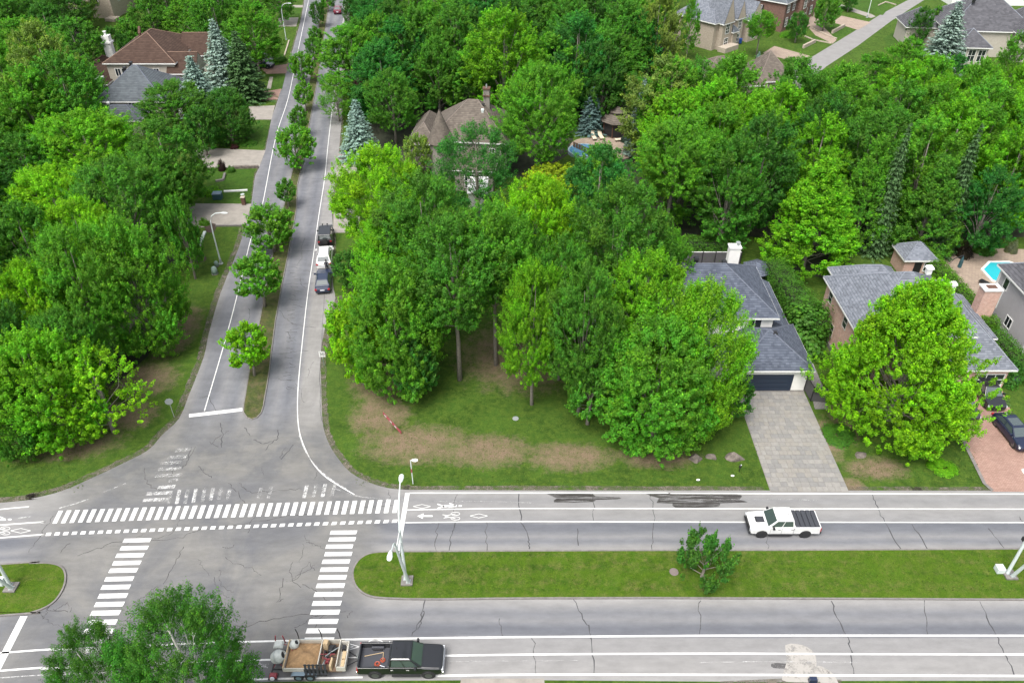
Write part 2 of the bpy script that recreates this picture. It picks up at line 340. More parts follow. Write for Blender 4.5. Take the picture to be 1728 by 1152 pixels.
# foliage: colour comes from the object, leaves differ a little one from the next
def foliage(name,trans=.45,tipc=(1.6,1.45,.7),rough=.55):
    m=bpy.data.materials.new(name); m.use_nodes=True; t=m.node_tree; t.nodes.clear(); L=t.links.new
    oi=nn(t,'ShaderNodeObjectInfo'); at=nn(t,'ShaderNodeAttribute',attribute_name='leaf'); sp=nn(t,'ShaderNodeSeparateXYZ'); L(at.outputs['Vector'],sp.inputs[0])
    v=nn(t,'ShaderNodeMapRange'); L(sp.outputs[0],v.inputs[0]); v.inputs[3].default_value=.55; v.inputs[4].default_value=1.4
    sc=nn(t,'ShaderNodeVectorMath',operation='SCALE'); L(oi.outputs['Color'],sc.inputs[0]); L(v.outputs[0],sc.inputs['Scale'])
    tp=nn(t,'ShaderNodeVectorMath',operation='MULTIPLY'); L(sc.outputs[0],tp.inputs[0]); tp.inputs[1].default_value=tipc
    mx=nn(t,'ShaderNodeMix',data_type='RGBA'); L(sp.outputs[1],mx.inputs[0]); L(sc.outputs[0],mx.inputs[6]); L(tp.outputs[0],mx.inputs[7])
    hv=nn(t,'ShaderNodeHueSaturation'); hm=nn(t,'ShaderNodeMapRange'); L(sp.outputs[2],hm.inputs[0]); hm.inputs[3].default_value=.476; hm.inputs[4].default_value=.520; L(hm.outputs[0],hv.inputs['Hue']); L(mx.outputs[2],hv.inputs['Color'])
    pb=nn(t,'ShaderNodeBsdfPrincipled'); pb.inputs['Roughness'].default_value=rough; pb.inputs['Specular IOR Level'].default_value=.2; L(hv.outputs[0],pb.inputs['Base Color'])
    tl=nn(t,'ShaderNodeBsdfTranslucent'); ts=nn(t,'ShaderNodeVectorMath',operation='MULTIPLY'); L(hv.outputs[0],ts.inputs[0]); ts.inputs[1].default_value=(1.15,1.35,.3); L(ts.outputs[0],tl.inputs[0])
    ms=nn(t,'ShaderNodeMixShader'); ms.inputs[0].default_value=trans; L(pb.outputs[0],ms.inputs[1]); L(tl.outputs[0],ms.inputs[2])
    ou=nn(t,'ShaderNodeOutputMaterial'); L(ms.outputs[0],ou.inputs[0]); return m
M['leaf']=foliage('leaves'); M['needle']=foliage('needles',.1,(1.6,1.45,1.4))
M['bark']=mat('grey_bark',(.20,.175,.15),.95,var=.35,vs=5,bump=.6,bs=12); M['birchbark']=mat('birch_bark',(.55,.53,.49),.8,var=.45,vs=6); M['darkbark']=mat('dark_bark',(.055,.042,.033),.95,var=.3,vs=6)
# ================================================================== THE SETTING: ground, roads, kerbs, markings
ground=sheet_w('ground',[(-420,-30),(420,-30),(420,700),(-420,700)],-.02,M['lawn'],kind='structure')
# left edge of the side street and corner, then the road's left end
LEFT=[(-700,913),(0,848),(52,841),(104,828),(153,807),(208,781),(250,759),(274,733),(302,706),(319,666),(344,602),(352,564),(372,495),(403,418),(413,382),(417,378),(424,344),(430,300),(437,283),(448,252),(458,201),(467,174),(481,128),(493,87),(509,28),(516,-20)]
RIGHT=[(598,-20),(590,17),(581,128),(575,222),(567,299),(560,345),(562,385),(563,440),(562,480),(566,503),(558,522),(547,560),(541,600),(542,650),(543,690),(546,722),(556,750),(572,775),(592,797),(622,813),(655,823),(690,826)]
poly=[(-700,1201)]+smooth(LEFT,3)+smooth(RIGHT,3)+[(900,827),(1300,827),(2900,829),(2900,1147),(1423,1148),(1300,1150),(928,1147),(780,1147),(500,1149),(300,1153)]
main_road=sheet('main_road',poly,0,M['asphalt'],kind='structure')
P=main_road
# worn earth along the edges of the asphalt
def verge(px,wd,jit,seed,off=0): return line('verge',px,wd*1.25,-.006,M['dirt'],None,12,jit*.35,seed,kind='structure')
verge(LEFT[:15],1.1,.22,1); verge(RIGHT[9:],.9,.22,2); verge([(x,y) for x,y in LEFT[14:]],.5,.1,3); verge(RIGHT[:8],.5,.1,4)
verge([(680,827),(900,826),(1100,827),(1290,827)],.8,.12,5); verge([(1432,828),(1550,829),(1672,829),(2900,829)],.9,.2,6)
sheet('verge',[(560,515),(566,500),(590,497),(600,503),(588,510),(577,522),(566,545),(552,590),(545,600)],-.004,M['dirt'],kind='structure')
# far street, upper right
far_street=sheet('far_street',[(1318,128),(1440,54),(1487,24),(1539,-3),(1600,-40),(1640,-40),(1560,0),(1505,35),(1447,78),(1395,112),(1350,150)],-.004,M['asphalt3'],kind='structure')
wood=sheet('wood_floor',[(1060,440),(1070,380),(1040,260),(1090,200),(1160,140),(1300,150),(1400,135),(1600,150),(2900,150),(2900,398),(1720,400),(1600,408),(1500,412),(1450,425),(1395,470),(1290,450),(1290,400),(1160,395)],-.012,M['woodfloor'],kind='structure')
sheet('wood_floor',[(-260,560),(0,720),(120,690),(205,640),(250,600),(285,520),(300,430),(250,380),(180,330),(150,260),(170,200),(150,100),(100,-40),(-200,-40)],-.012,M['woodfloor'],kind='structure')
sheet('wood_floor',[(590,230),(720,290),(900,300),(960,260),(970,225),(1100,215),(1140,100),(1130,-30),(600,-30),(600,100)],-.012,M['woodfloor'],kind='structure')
# ---- medians
def island(name,px,mt,n=4,h=.11,kw=.13):
    pts=[W(x,y)[:2] for x,y in smooth(px,n,True)]
    g=sheet_w(name,pts,h-.02,mt,None,thick=h-.02+.01,kind='structure')
    k=strip_w(pts+[pts[0]],kw,h); N=len(pts)+1
    vs=list(k.v); out=MB(); 
    a=vs+[(p[0],p[1],-.01) for p in vs]; m_=len(vs); fs=list(k.f)
    for i in range(N-1): fs+= [(2*i,2*i+2,2*i+2+m_,2*i+m_),(2*i+1,2*i+1+m_,2*i+3+m_,2*i+3)]
    out.add(a,fs).build('kerb',M['kerb'],g); return g
median=island('median',[(2900,929),(1300,929),(900,930),(720,931),(640,932),(612,940),(598,957),(596,975),(604,993),(625,1006),(665,1010),(760,1011),(1100,1009),(2900,1008)],M['median'])
median2=island('median',[(-700,1006),(0,953),(50,951),(85,951),(105,958),(111,975),(105,997),(87,1019),(52,1034),(0,1039),(-700,1094)],M['median'])
strip=island('side_street_median',[(411,696),(415,665),(420,633),(439,540),(462,422),(479,350),(491,300),(503,250),(514,195),(524,130),(533,80),(542,15),(548,-20),(560,-20),(556,0),(543,87),(535,139),(521,215),(514,264),(502,312),(500,354),(487,425),(465,540),(455,623),(447,670),(441,697),(425,708)],M['strip'],2,.1,.1)
# ---- driveways
def pave(name,px,mt,z=.006,**k): return sheet(name,px,z,mt,None,kind='structure',**k)
pave('driveway',[(270,343),(424,344),(415,382),(363,381),(323,386),(304,394),(270,385)],M['concrete'])
pave('driveway',[(330,243),(358,250),(448,254),(437,283),(347,283),(330,275)],M['concrete'])
pave('driveway',[(420,180),(464,178),(458,202),(420,202)],M['concrete'])
pave('driveway',[(430,157),(475,150),(468,168),(425,172)],M['pinkpave'])
pave('driveway',[(440,115),(486,108),(483,124),(450,125)],M['pinkpave'])
pave('driveway',[(470,30),(504,30),(500,45),(470,45)],M['concrete']); pave('driveway',[(483,9),(511,9),(511,13),(483,13)],M['concrete'])
pave('driveway',[(563,353),(592,350),(612,372),(612,392),(562,393)],M['concrete']); pave('driveway',[(570,259),(600,262),(610,280),(600,291),(567,300)],M['concrete'])
pave('driveway',[(1287,90),(1307,78),(1368,95),(1347,106)],M['tanpave']); pave('driveway',[(1350,15),(1378,18),(1384,40),(1412,68),(1405,74),(1376,60),(1358,40)],M['tanpave'])
pave('driveway',[(1405,38),(1420,27),(1470,38),(1448,51)],M['tanpave']); pave('driveway',[(1420,8),(1470,24),(1478,28),(1470,31),(1415,12)],M['concrete'])
pave('driveway',[(778,1144),(918,1144),(925,1200),(770,1200)],M['concrete'],.004); pave('driveway',[(1215,1149),(1340,1143),(1420,1146),(1420,1200),(1210,1200)],M['dirt'],.004)
pave('driveway',[(1590,680),(1640,655),(1690,655),(1709,700),(1760,760),(1780,830),(1675,829),(1661,816),(1630,753),(1620,730)],M['pinkpave'])
b_=[W(x,y)[:2] for x,y in [(1617,722),(1630,753),(1661,816),(1675,828)]]; strip_w(b_,.3,.06).build('edging',M['kerb'],None,kind='structure')
# the big slab driveway: every slab is a piece
dw=empty('slab_driveway',kind='structure'); rnd=random.Random(5)
x0,x1,y0,y1=22.55,29.35,47.1,60.4
MB().box(x0-.03,x1+.03,y0-.03,y1+.03,-.015,.004).build('joint_bed',mat('joint_sand',(.19,.175,.155),.95),dw)
rows=24; rh=(y1-y0)/rows; k=0; meshes={}
for r_ in range(rows):
    x=x0; off=rnd.choice([.35,.55,.75]); first=True
    while x<x1-.02:
        wd=off if first else rnd.choice([.45,.6,.75]); first=False
        if x+wd>x1-.25: wd=x1-x
        key=(round(wd,2),rnd.randint(0,3))
        if key not in meshes:
            o=MB().box(.008,wd-.008,.008,rh-.008,0,.03,.006,.006).build('paver',M['slab%d'%key[1]],dw); meshes[key]=o.data
        else: o=inst('paver',meshes[key],dw)
        o.location=(x,y0+r_*rh,rnd.uniform(0,.006)); x+=wd; k+=1
# right side walk by the garage
pave('path',[(1366,652),(1362,610),(1372,612),(1392,660),(1396,690),(1375,690)],M['greypave'])
# ---- painted markings
Z=.009
def mline(px,wd=.105,n=5,mt='paint',jit=0,name='lane_line'): return line(name,px,wd,Z,M[mt],P,n,jit)
mline([(690,831.5),(1100,831.5),(1300,832.5),(2900,835)],.12); mline([(687,860),(760,858.7),(900,857.5),(1300,858),(2900,860)]); mline([(684,881.5),(760,880.5),(900,879.5),(1300,880.5),(2900,883)])
mline([(573,1078.5),(800,1075),(1100,1072.5),(1400,1071.5),(2900,1073)],.15); mline([(700,1106.5),(900,1103.5),(1200,1102),(1500,1103),(2900,1106)],.15); mline([(735,1139.5),(900,1137.5),(1300,1138),(1500,1139),(2900,1143)],.16)
mline([(-700,1158),(0,1101),(108,1095),(234,1089),(363,1083.6),(502,1080)],.14); mline([(-700,1188),(0,1131),(80,1127),(230,1120),(406,1114),(470,1112),(612,1109)],.14)
mline([(0,1143),(75,1138),(180,1134)],.07,mt='worn'); mline([(380,1147),(469,1144.5),(560,1143),(612,1142)],.14)
mline([(0,859),(25,856.5),(49,854.5)],.12); mline([(-700,944),(0,885.5),(69,882)],.13); mline([(-700,966),(0,907),(70,903)],.13)
mline([(100,857),(125,850),(150,841.5)],.1,mt='worn'); mline([(30,874),(52,871)],.1,mt='worn'); mline([(175,830),(213,815)],.1,mt='faint')
# side street lines
mline([(345,693),(384,560),(408,467),(424,401),(441,354),(465,233),(486,167),(500,100),(521,0),(526,-20)],.10); mline([(584,-10),(577,55),(570,112),(560,190),(553,250),(548,300),(537,370),(529,430),(520,490),(512,560),(504,640),(502,690),(505,727),(514,755),(528,781),(548,803),(572,819),(598,834)],.09)
mline([(505,735),(516,762),(533,786),(555,806),(585,825)],.09,mt='worn'); mline([(560,822),(600,836),(640,841),(680,843)],.1,mt='faint')
def bar(px,mt='paint',name='crosswalk_bar'):
    return sheet(name,px,Z,M[mt],P)
bar([(684,831),(691.5,831),(675,928),(667.5,928)],name='stop_line'); bar([(34.5,1039),(46.5,1039),(0,1131),(-13,1131)],name='stop_line'); bar([(319,698.5),(409,688),(409,693.5),(319,704)],name='stop_line')
def lerp(a,b,t): return a+(b-a)*t
def q3(a,m,b,t): return a*(1-t)*(1-t)+ (2*m-.5*(a+b))*2*t*(1-t)+b*t*t
for i in range(41):
    t=i/40; xt=lerp(102.8,670,t); yt=q3(861.4,851,842.8,t); xb=lerp(92,665.5,t); yb=q3(883,873,865,t); h=3.8
    bar([(xt-h,yt),(xt+h,yt-.3),(xb+h,yb-.3),(xb-h,yb)])
    xt=lerp(81.5,665.8,t); yt=q3(898.3,887,876.3,t); xb=xt-1.6; bar([(xt-2.6,yt),(xt+5.6,yt-.3),(xb+5.2,yt+5),(xb-3.4,yt+5.4)],name='crossing_square')
ya=[908.5,921.3,933.6,946.3,958.8,973,986.7,1001.3,1015.5,1030,1045.5,1060.5,1076,1092]; xl=[208.5,203.5,196,190.5,184.5,177.5,171.5,166.3,160.3,153.5,147.5,141.5,136,130]
for i,(y,x) in enumerate(zip(ya,xl)):
    wd=lerp(45.8,50.5,i/13); h=lerp(6.6,9,i/13); k=lerp(3.4,4.6,i/13); bar([(x+k*.5,y),(x+wd+k*.5,y-1.1),(x+wd-k*.5,y+h-1.1),(x-k*.5,y+h)],mt='paint' if i<12 else 'worn')
ya=[895,906.5,918.5,931,943.7,957,970,984,998.5,1013.5,1028.5,1044,1059.5,1075]; xl=[557.5,555,550,548,544,540.8,537.5,534,530.5,527.3,524.3,521,517,513]
for i,(y,x) in enumerate(zip(ya,xl)):
    wd=lerp(44.5,50,i/13); h=lerp(6.3,8.8,i/13); k=lerp(2.2,3,i/13); bar([(x+k*.5,y),(x+wd+k*.5,y-.5),(x+wd-k*.5,y+h-.5),(x-k*.5,y+h)])
# older crossing bars, worn away
for i,(x,y,wd) in enumerate([(240,841,44),(246,830,43),(265,819.5,29),(283,808,16),(260,800,44),(266,789,38),(270,779,34),(281,769,32),(294,757,28)]):
    bar([(x+3,y),(x+wd+3,y-2),(x+wd,y+3.5),(x,y+5.5)],mt='worn' if i in(0,1,2) else 'faint')
for i,(x,y0_,y1_) in enumerate([(300,826,850),(314,825,849),(328,824,848),(343,823,846),(357,823,844),(371,822,842),(515,818,840),(531,817,838),(546,816,838),(562,816,837),(385,825,842),(438,822,840),(455,822,840),(286,828,850)]):
    bar([(x,y0_),(x+6,y0_),(x+1,y1_),(x-5,y1_)],mt='worn' if i<10 and i%2==0 else 'faint')
# symbols
def sym(name,px_list,mt='paint'):
    m=MB()
    for pts in px_list:
        w_=[W(x,y) for x,y in pts]; a=sum(w_[i].x*w_[(i+1)%len(w_)].y-w_[(i+1)%len(w_)].x*w_[i].y for i in range(len(w_)))
        if a<0: w_=w_[::-1]
        m.add([(p.x,p.y,Z) for p in w_],[tuple(range(len(w_)))])
    return m.build(name,M[mt],P,fix=False)
def seg(a,b,w_): 
    dx,dy=b[0]-a[0],b[1]-a[1]; l=math.hypot(dx,dy) or 1; nx,ny=-dy/l*w_/2,dx/l*w_/2
    return [(a[0]+nx,a[1]+ny),(b[0]+nx,b[1]+ny),(b[0]-nx,b[1]-ny),(a[0]-nx,a[1]-ny)]
def poly_segs(pts,w_,closed=False): return [seg(pts[i],pts[(i+1)%len(pts)],w_) for i in range(len(pts) if closed else len(pts)-1)]
def diamond(cx,cy,a,b,w_=.75,**k): return sym('lane_diamond',poly_segs([(cx-a,cy),(cx,cy-b),(cx+a,cy),(cx,cy+b)],w_,True),**k)
def ell(cx,cy,a,b,n=14): return [(cx+a*math.cos(2*math.pi*i/n),cy+b*math.sin(2*math.pi*i/n)) for i in range(n)]
diamond(712,854,15,3.4); diamond(808,870,15,3.5); diamond(588,1090.5,18.5,5.4,1.3); diamond(588,1090.5,8.5,2.4,.8); diamond(35,895,17,4)
sym('lane_arrow',[[(704,870.2),(715,865.7),(713.5,875)],[(713,869),(730,869),(730,871.6),(713,871.6)]]); sym('lane_arrow',[[(672,1088),(692,1087.3),(692,1090),(672,1090.6)],[(691,1084.5),(703,1088.5),(693,1092.5)]])
sym('walker_symbol',[seg((738,850),(748,853.5),2),seg((738,857.5),(750,853.5),2),seg((747,853.6),(771,853),3.4),seg((758,848.8),(769,852.5),1.8),seg((757,855.5),(768,854.5),1.6),ell(776.5,853,3.2,1.4,10)])
sym('walker_symbol',[seg((-16,871),(-4,876.5),2.2),seg((-16,882),(-4,876.5),2.2),seg((-6,876.5),(10,876),3.4),seg((0,871.5),(9,875.2),1.8),ell(16.5,876,3.6,1.5,10)])
def bike(cx,cy,s=1,fl=1,mt='paint'):
    q=lambda x,y:(cx+x*s*fl,cy+y*s*.62)
    sym('bicycle_symbol',poly_segs([q(x-9,y+6.5) for x,y in ell(0,0,8,4.6)],.8*s,True)+poly_segs([q(x-9,y-6.5) for x,y in ell(0,0,8,4.6)],.8*s,True)+poly_segs([q(-9,6.5),q(3,3),q(6,-2),q(-9,-6.5)],1*s)+poly_segs([q(3,3),q(12,6)],1*s)+poly_segs([q(6,-2),q(14,-4)],1*s)+[ell(*q(8,1),2*s,1.3*s,8)],mt)
bike(760,870.3,.95,-1); bike(0,895,1,-1)
sym('bicycle_symbol',poly_segs(ell(634,1083,11.5,4.2,18),1.6,True)+poly_segs([(636,1083),(652,1083.5),(657,1088)],1.4)+poly_segs([(643,1089),(650,1084),(655,1085),(658,1081)],1.3)+poly_segs([(652,1087),(658,1088.5)],1.4))
bike(440,1122,1,1,'worn')
for px in ([(640,1117),(800,1115),(975,1113.5)],[(1180,1117),(1300,1115.5),(1450,1117)],[(1180,843),(1300,842),(1380,843.5)],[(730,845.5),(820,845.5),(900,848)]): mline(px,.07,mt='faint')
# stains
def stain(name,px,mt,z=.0045,n=2): return sheet(name,smooth(px,n,True),z,M[mt],P)
stain('wet_patch',[(922,832.5),(960,832.5),(1000,833),(1005,837),(1045,838.5),(1042,842),(1005,843),(1000,846.5),(935,847),(940,840)],'wet'); stain('wet_patch',[(1090,832.5),(1170,832.5),(1240,832.5),(1252,837),(1248,843),(1262,847),(1215,849),(1212,855),(1140,856),(1135,849),(1108,848),(1112,840)],'wet')
stain('concrete_spill',[(1325,1088),(1345,1086),(1362,1091),(1376,1104),(1378,1125),(1382,1132),(1396,1128),(1408,1148),(1330,1150),(1320,1140),(1328,1115)],'spill'); stain('concrete_spill',[(1380,1122),(1400,1132),(1415,1152),(1390,1156),(1378,1140)],'spill',.0055)
# lighter concrete apron along road edges, the dark damp seam at the verge
# cracks and sealed joints
rc=random.Random(11)
def crack(px,wd=.07,mt='crack',sub=5,j=.10):
    pts=[W(x,y)[:2] for x,y in px]; out=[]
    for i in range(len(pts)-1):
        a,b=Vector(pts[i]),Vector(pts[i+1])
        for q in range(sub): 
            p=a.lerp(b,q/sub); out.append((p.x+rc.uniform(-j,j),p.y+rc.uniform(-j,j)))
    out.append(tuple(pts[-1])); ws=[wd*rc.uniform(.5,1.5) for _ in out]; strip_w(out,ws,.006).build('crack',M[mt],P)
for px in [[(967,1010),(985,1043),(996,1065),(998,1080),(1002,1140)],[(1404,1015),(1412,1040),(1430,1075),(1437,1105),(1441,1140)],[(1655,1015),(1675,1060),(1695,1100),(1712,1140)],[(1471,834),(1480,855),(1492,880),(1520,925)],
  [(1540,885),(1565,926)],[(1668,890),(1695,925)],[(875,832),(880,880),(893,910),(893,926)],[(716,1010),(710,1045),(695,1072)],[(716,1030),(711,1050),(705,1062)],[(770,878),(762,900),(758,928)],[(974,890),(976,920)],
  [(371,714),(375,730),(374,755)],[(323,755),(318,775),(308,790)],[(448,760),(460,745),(468,740),(469,725)],[(427,742),(445,748),(460,745)],[(412,720),(422,735)],[(336,787),(345,798),(357,806)],[(475,775),(495,750)]]: crack(px)
for px in [[(130,938),(190,915),(300,908),(350,890)],[(350,893),(470,873),(560,860),(668,852)],[(310,920),(295,950),(275,985)],[(405,815),(420,830),(470,828),(510,825)],[(420,860),(400,830),(385,815)],[(480,1010),(470,1015),(478,975)],[(355,1060),(420,1055),(480,1040),(560,1035)],
  [(90,1030),(115,1018),(118,1032)],[(80,1018),(85,1030),(115,1032)],[(335,672),(352,668),(370,700)],[(436,600),(520,592)],[(455,480),(530,478)],[(450,458),(520,456),(530,462)],[(440,420),(540,425)],[(515,300),(548,303)],[(505,335),(545,333)],[(520,250),(552,252)],[(538,98),(566,100)],[(530,140),(562,142)],[(422,520),(418,545),(410,560)],
  [(415,425),(460,423)],[(50,930),(70,900),(90,870)],[(640,850),(660,840),(655,826)],[(900,1075),(905,1140)],[(770,835),(766,870)],[(1000,832),(1002,880)],[(1100,930),(1105,880),(1098,832)],[(820,880),(822,928)],[(738,880),(736,928)],[(1290,890),(1296,925)],[(1720,870),(1728,882)],[(560,700),(545,700)],[(1182,1010),(1180,1070)],[(840,1040),(850,1075)],[(1560,1010),(1566,1072)],
  [(470,640),(498,642)],[(480,655),(500,657)],[(485,560),(490,572),(500,575)]]: crack(px,.05,'hair',6,.15)
for i in range(26):  # short transverse cracks between the wheel tracks of the side street
    y=450+i*8+rc.uniform(-3,3); x=493-(y-450)*.06+rc.uniform(-6,6); crack([(x,y),(x+rc.uniform(8,20),y+rc.uniform(-3,4))],.06,'hair',3,.12)
for i in range(46):  # fine cracks wandering over the junction
    x,y=rc.choice([(rc.uniform(230,600),rc.uniform(700,1060)),(rc.uniform(60,560),rc.uniform(900,1060)),(rc.uniform(430,540),rc.uniform(300,690))]); a=rc.uniform(0,3.14); l=rc.uniform(12,45); p=[(x,y)]
    for _ in range(rc.randint(2,4)): a+=rc.uniform(-.7,.7); p.append((p[-1][0]+math.cos(a)*l*.5,p[-1][1]+math.sin(a)*l*.4))
    crack(p,rc.uniform(.025,.05),'hair',4,.1)
crack([(548,480),(540,640),(541,700),(548,725)],.05,'hair',8,.05)
sheet('asphalt_patch',smooth([(1305,1118),(1340,1120),(1372,1124),(1340,1128),(1305,1126)],3,True),.0035,M['hair'],P)
# manhole, small lids
def lid(px,py,r_,lab,mt='iron',nm='manhole_cover'):
    m=MB(); m.lathe([(r_,.0),(r_,.03),(r_*.88,.035),(r_*.86,.025),(0.01,.025)],n=20); o=m.build(nm,M[mt],None); o.location=W(px,py); o.location.z=.11 if nm=='manhole_cover' else 0
    return tag(o,lab,'manhole' if nm=='manhole_cover' else 'lid')
lid(1137,966,.36,'round rusty manhole cover set in the wide grass median left of the leafy bush')
lid(870,706,.3,'small round grey lid lying in the corner lawn below the trunks','galv','ground_lid')
lid(409,328,.28,'small pale lid on the lawn strip beside the side street','lampwhite','ground_lid')
# ================================================================== VEGETATION
def leaf_mesh(name,C,N,U,size,attr,mt,ratio=.62):
    """C centres, N normals, U up-ish axis (n,3 arrays); every leaf is a folded four-corner blade"""
    n=len(C); N/= (np.linalg.norm(N,axis=1,keepdims=True)+1e-9); A=np.cross(N,U); A/= (np.linalg.norm(A,axis=1,keepdims=True)+1e-9); B=np.cross(A,N)
    s=size[:,None]; v=np.empty((n,4,3),dtype=np.float32)
    v[:,0]=C-B*s*.5; v[:,1]=C+A*s*ratio*.5+N*s*.12; v[:,2]=C+B*s*.5; v[:,3]=C-A*s*ratio*.5+N*s*.12
    me=bpy.data.meshes.new(name); me.vertices.add(n*4); me.vertices.foreach_set('co',v.ravel())
    me.loops.add(n*4); me.loops.foreach_set('vertex_index',np.arange(n*4,dtype=np.int32)); me.polygons.add(n)
    me.polygons.foreach_set('loop_start',np.arange(0,n*4,4,dtype=np.int32)); me.polygons.foreach_set('loop_total',np.full(n,4,dtype=np.int32))
    a=me.attributes.new('leaf','FLOAT_VECTOR','FACE'); a.data.foreach_set('vector',attr.astype(np.float32).ravel())
    me.update(calc_edges=True); me.materials.append(mt); return me
def unit(v): return v/(np.linalg.norm(v,axis=-1,keepdims=True)+1e-9)
def broadleaf(name,seed,Rr=6.,H=16.,cb=.14,nlobes=16,nclump=260,nleaf=105,size=.27,lobe=(1.7,2.9),plume=(.55,.95),fill=.12,peak=.42,up=.7,sparse=0,bark='bark',cone=0,surf=.4):
    """crown built from limbs' lobes, each lobe carrying leafy plumes; returns (crown mesh, trunk mesh)"""
    r=np.random.default_rng(seed); zb=H*cb; ch=H-zb; skew=r.uniform(-.12,.12,2)*Rr
    def prof(t): 
        up_=np.sqrt(np.clip(1-((t-peak)/(1-peak+.0001))**2,0,1))**.9; cn=np.clip(1-(t-peak)/(1-peak),0,1)**.72
        return np.where(t<peak,np.sqrt(np.clip(1-((peak-t)/(peak+.12))**2,0,1)),up_*(1-cone)+cn*cone)
    L=[]
    ga=2.399963; 
    for i in range(nlobes):
        t=(i+.5)/nlobes; t=.06+.86*t; a=i*ga+r.uniform(-.5,.5); rr=Rr*prof(np.array(t)); rl=r.uniform(*lobe)*r.uniform(.7,1.1)*(1-.35*max(0,t-.55)/.45); d_=max(rr-rl*.8,0)*r.uniform(.82,1.1)
        L.append((np.array([math.cos(a)*d_+skew[0]*(t-.4)*2,math.sin(a)*d_+skew[1]*(t-.4)*2,zb+ch*t-(rl*.45 if t>.7 else 0)]),rl*r.uniform(.88,1.1)))
    L.append((np.array([0,0,H-lobe[0]*.95]),lobe[0]*1.0)); L.append((np.array([0,0,zb+ch*.55]),lobe[1]*1.15))
    cen=[];dr=[];lob=[]
    k=0
    while len(cen)<nclump and k<nclump*30:
        k+=1; li=r.integers(len(L)); c,rl=L[li]; d_=unit(r.normal(size=3)+np.array([0,0,.25])); 
        out=c*np.array([1,1,0]); out=out/(np.linalg.norm(out)+1e-6); d_=unit(d_+.45*out); p=c+d_*rl*r.uniform(.68,1.2)*np.array([1,1,.85])
        if any(np.linalg.norm((p-c2)/np.array([1,1,.85]))<rl2*.7 for j,(c2,rl2) in enumerate(L) if j!=li): continue
        if p[2]<zb-.4: continue
        cen.append(p);dr.append(unit(d_*.8+np.array([0,0,up])));lob.append(li)
    # the rest of the plumes cover the crown's whole outside, waving in and out
    ns=int(nclump*surf/(1-surf)); ww=[(r.integers(1,5),r.uniform(2,9),r.uniform(0,6.28),r.uniform(0,6.28)) for _ in range(7)]; lob_id=len(L)
    tt=r.beta(1.35,1.35,ns*3); keep=r.random(ns*3)<prof(tt)+.08; tt=tt[keep][:ns]; aa=r.uniform(0,6.28,len(tt)); wave=sum(np.sin(k_*aa+p1)*np.sin(f_*tt+p2) for k_,f_,p1,p2 in ww)/3.2
    rr_=Rr*prof(tt)*(1+.3*wave)*r.uniform(.70,1.1,len(tt)); sl=np.clip((tt-peak)*1.9,-.5,1.6)
    cen+=[np.array([math.cos(a)*q,math.sin(a)*q,zb+ch*t*.98]) for a,q,t in zip(aa,rr_,tt)]; dr+=list(unit(np.stack([np.cos(aa),np.sin(aa),sl],1)*.8+np.array([0,0,up])+r.normal(size=(len(tt),3))*.18))
    L2=[int((a/6.283*6+wv*2))%max(1,len(L)) for a,wv in zip(aa,wave)]; lob+=L2
    cen=np.array(cen);dr=np.array(dr); m=len(cen)
    ln=r.uniform(plume[0],plume[1],m)*r.uniform(.8,2.1,m); wd=r.uniform(plume[0],plume[1],m)*.72
    cv=r.random(m); lv=r.random(len(L))[np.array(lob)]; cv=cv**1.2
    ntot=m*nleaf; ci=np.repeat(np.arange(m),nleaf)
    q=unit(r.normal(size=(ntot,3)))*(r.random((ntot,1))**.38)
    ax=dr[ci]; al=np.sum(q*ax,1,keepdims=True); perp=q-ax*al
    C=cen[ci]+ax*al*ln[ci][:,None]*(1.0)+perp*wd[ci][:,None]*(1-.45*np.clip(al,0,1))
    N=unit(perp*1.0+ax*.55+np.array([0,0,.55])+r.normal(size=(ntot,3))*.45)
    tip=np.clip(al[:,0]*1.1-.05+r.normal(size=ntot)*.2,0,1)*np.clip(.1+1.0*cv[ci],0,1)
    val=np.clip(.5+.34*(cv[ci]-.5)+.3*(lv[ci]-.5)+r.normal(size=ntot)*.2,0,1)
    hue=np.clip(.5+.5*(lv[ci]-.5)+r.normal(size=ntot)*.18,0,1)
    # dark inner foliage
    nf=int(ntot*fill); fi=r.integers(len(L),size=nf); Lc=np.array([l[0] for l in L]); Lr=np.array([l[1] for l in L])
    Cf=Lc[fi]+unit(r.normal(size=(nf,3)))*(Lr[fi]*r.uniform(.35,.8,nf))[:,None]
    C=np.vstack([C,Cf]); N=np.vstack([N,unit(r.normal(size=(nf,3))+np.array([0,0,.5]))]); nt_=len(C)
    attr=np.stack([np.concatenate([val,np.full(nf,.42)]),np.concatenate([tip,np.zeros(nf)]),np.concatenate([hue,np.full(nf,.5)])],1)
    if sparse:
        keep=r.random(nt_)>sparse; C,N,attr=C[keep],N[keep],attr[keep]; nt_=len(C)
    U=unit(r.normal(size=(nt_,3))*.6+np.array([0,0,1.])); sz=size*r.uniform(.65,1.3,nt_)
    cm=leaf_mesh(name,C,N,U,sz,attr,M['leaf'])
    tk=MB(); tr=Rr*.036+.06; pts=[(0,0,-.1),(r.uniform(-.1,.1),r.uniform(-.1,.1),zb*.6),(r.uniform(-.3,.3),r.uniform(-.3,.3),zb+ch*.35),(r.uniform(-.4,.4),r.uniform(-.4,.4),zb+ch*.78)]
    tk.tube(pts,[tr*1.35,tr,tr*.62,tr*.15],8)
